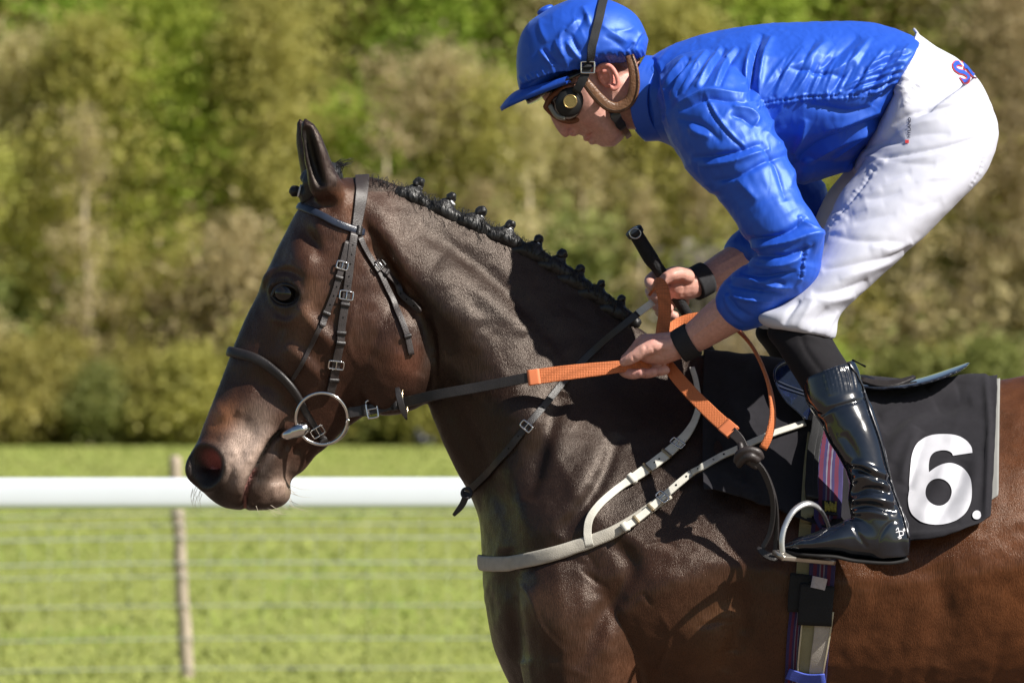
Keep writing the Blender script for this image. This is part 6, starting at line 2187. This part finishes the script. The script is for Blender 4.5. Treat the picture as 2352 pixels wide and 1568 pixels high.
    def disc(r, y, t):
        c = P(cxy[0], cxy[1], y)
        return tube3([(*c, r), (*(c + np.array((0, -t, 0))), r)], n=24, m=3, caps=False, up=(0, 0, 1))
    V, F = disc(.0128, -.090, .006)
    vent = mk('vent', V, F, GOLD, go, smooth=False)
    parts = []
    for r, k in ((.0028, 6), (.0056, 12), (.0084, 18)):
        for i in range(k):
            a = 2 * math.pi * i / k
            c = P(cxy[0], cxy[1], -.0964) + np.array((r * math.cos(a), 0, r * math.sin(a)))
            parts.append(tube3([(*c, .0007), (*(c + np.array((0, -.0004, 0))), .0007)], n=6, m=2, caps=False))
    V, F = join(parts)
    tag(mk('vent_holes', V, F, DARKHOLE, go), kind='stuff')
    th = np.linspace(0, 2 * np.pi, 33)
    c0 = P(cxy[0], cxy[1], -.0962)
    V, F = tube3([(*(c0 + np.array((.0122 * math.cos(a), 0, .0122 * math.sin(a)))), .0012) for a in th], n=6, m=66, caps=False)
    mk('vent_rim', V, F, GOLD, go)
    # elastic strap over the cover
    EL = mat('black_elastic', (.020, .021, .023), .7, .3, var=.15, vscale=200, bump=.0008, bscale=600)
    pth = [(1392, -14), (1385, 5), (1377, 40), (1367, 80), (1358, 115), (1352, 148)]
    Q, N = lay(pth, .004, tree)
    far = Q[::-1].copy()
    s1 = strap('elastic_strap', Q, N, .0165, .003, EL, go)
    Q = air([(1352, 146, -.103), (1344, 170, -.103), (1334, 192, -.100), (1322, 212, -.094)])
    strap('elastic_strap', Q, flatN(Q), .0165, .003, EL, go)
    p = P(1350, 155, -.105)
    c = [(*(p + np.array((x * .0125, -.001, z * .0105))), .0018) for x, z in ((-1, -.8), (-1, .8), (-.8, 1), (.8, 1), (1, .8), (1, -.8), (.8, -1), (-.8, -1), (-1, -.8))]
    V, F = tube3(c, n=8, m=60, caps=False)
    mk('slide_buckle', V, F, STEEL, go)
    V, F = tube([(1341, 156, -.107, .0016), (1359, 155, -.107, .0016)], n=6)
    mk('slide_bar', V, F, DARKHOLE, go)
    # wrist bands
    WB = mat('grey_wrist_tape', (.030, .030, .033), .85, .2, var=.15, vscale=120)
    for (x0, y0, z0, x1, y1, z1, r0, r1) in ((1592, 778, -.182, 1558, 797, -.176, .0335, .0325), (1622, 638, .046, 1592, 654, .032, .0325, .0325)):
        V, F = tube([(x0, y0, z0, r0), ((x0 + x1) / 2, (y0 + y1) / 2, (z0 + z1) / 2, (r0 + r1) / 2 + .0004), (x1, y1, z1, r1)], n=24, m=8, caps=False)
        mk('wristband', V, F, WB, person)
build_helmet()

def build_whip():
    w = empty('whip', tuple(P(1530, 640, .005)), 'black padded racing whip held in the far hand', 'whip')
    GR = mat('whip_grip', (.013, .013, .014), .7, .3, var=.3, vscale=120, bump=.0018, bscale=320)
    V, F = tube([(1462, 540, -.012, .0135), (1478, 566, -.008, .0140), (1495, 594, -.003, .0145), (1508, 612, .000, .0125), (1522, 632, .004, .0120), (1550, 675, .010, .0115), (1580, 725, .03, .0105), (1620, 790, .07, .0100), (1660, 850, .11, .0085), (1740, 960, .24, .0080), (1840, 1100, .33, .0065)], n=14, m=90)
    mk('shaft', V, F, GR, w)
    a, b = P(1455, 529, -.016), P(1461, 538, -.013)
    V, F = tube3([(*a, .0175), (*b, .0170)], n=24, m=4, caps=False)
    cap = mk('cap', V, F, mat('black_rubber_cap', (.012, .012, .013), .5, .4), w)
    ax = (a - b) / np.linalg.norm(a - b)
    th = np.linspace(0, 2 * np.pi, 25)
    u = np.cross(ax, (0, 0, 1)); u /= np.linalg.norm(u)
    v = np.cross(ax, u)
    V, F = tube3([(*(a + ax * .001 + (u * math.cos(t) + v * math.sin(t)) * .0095), .0011) for t in th], n=6, m=50, caps=False)
    mk('cap_ring', V, F, STEEL, cap)
    # tilted end plate towards the viewer
    pl = ellipsoid((1459, 536, -.026), (.0125, .0035, .0115), R(20))
    mk('end_disc', pl[0], pl[1], mat('grey_disc', (.10, .11, .13), .3, .5), cap)
    V, F = tube3([(*(P(1459, 536, -.0285) + np.array((.0105 * math.cos(t), 0, .0095 * math.sin(t)))), .0011) for t in th], n=6, m=50, caps=False)
    mk('disc_ring', V, F, STEEL, cap)
build_whip()
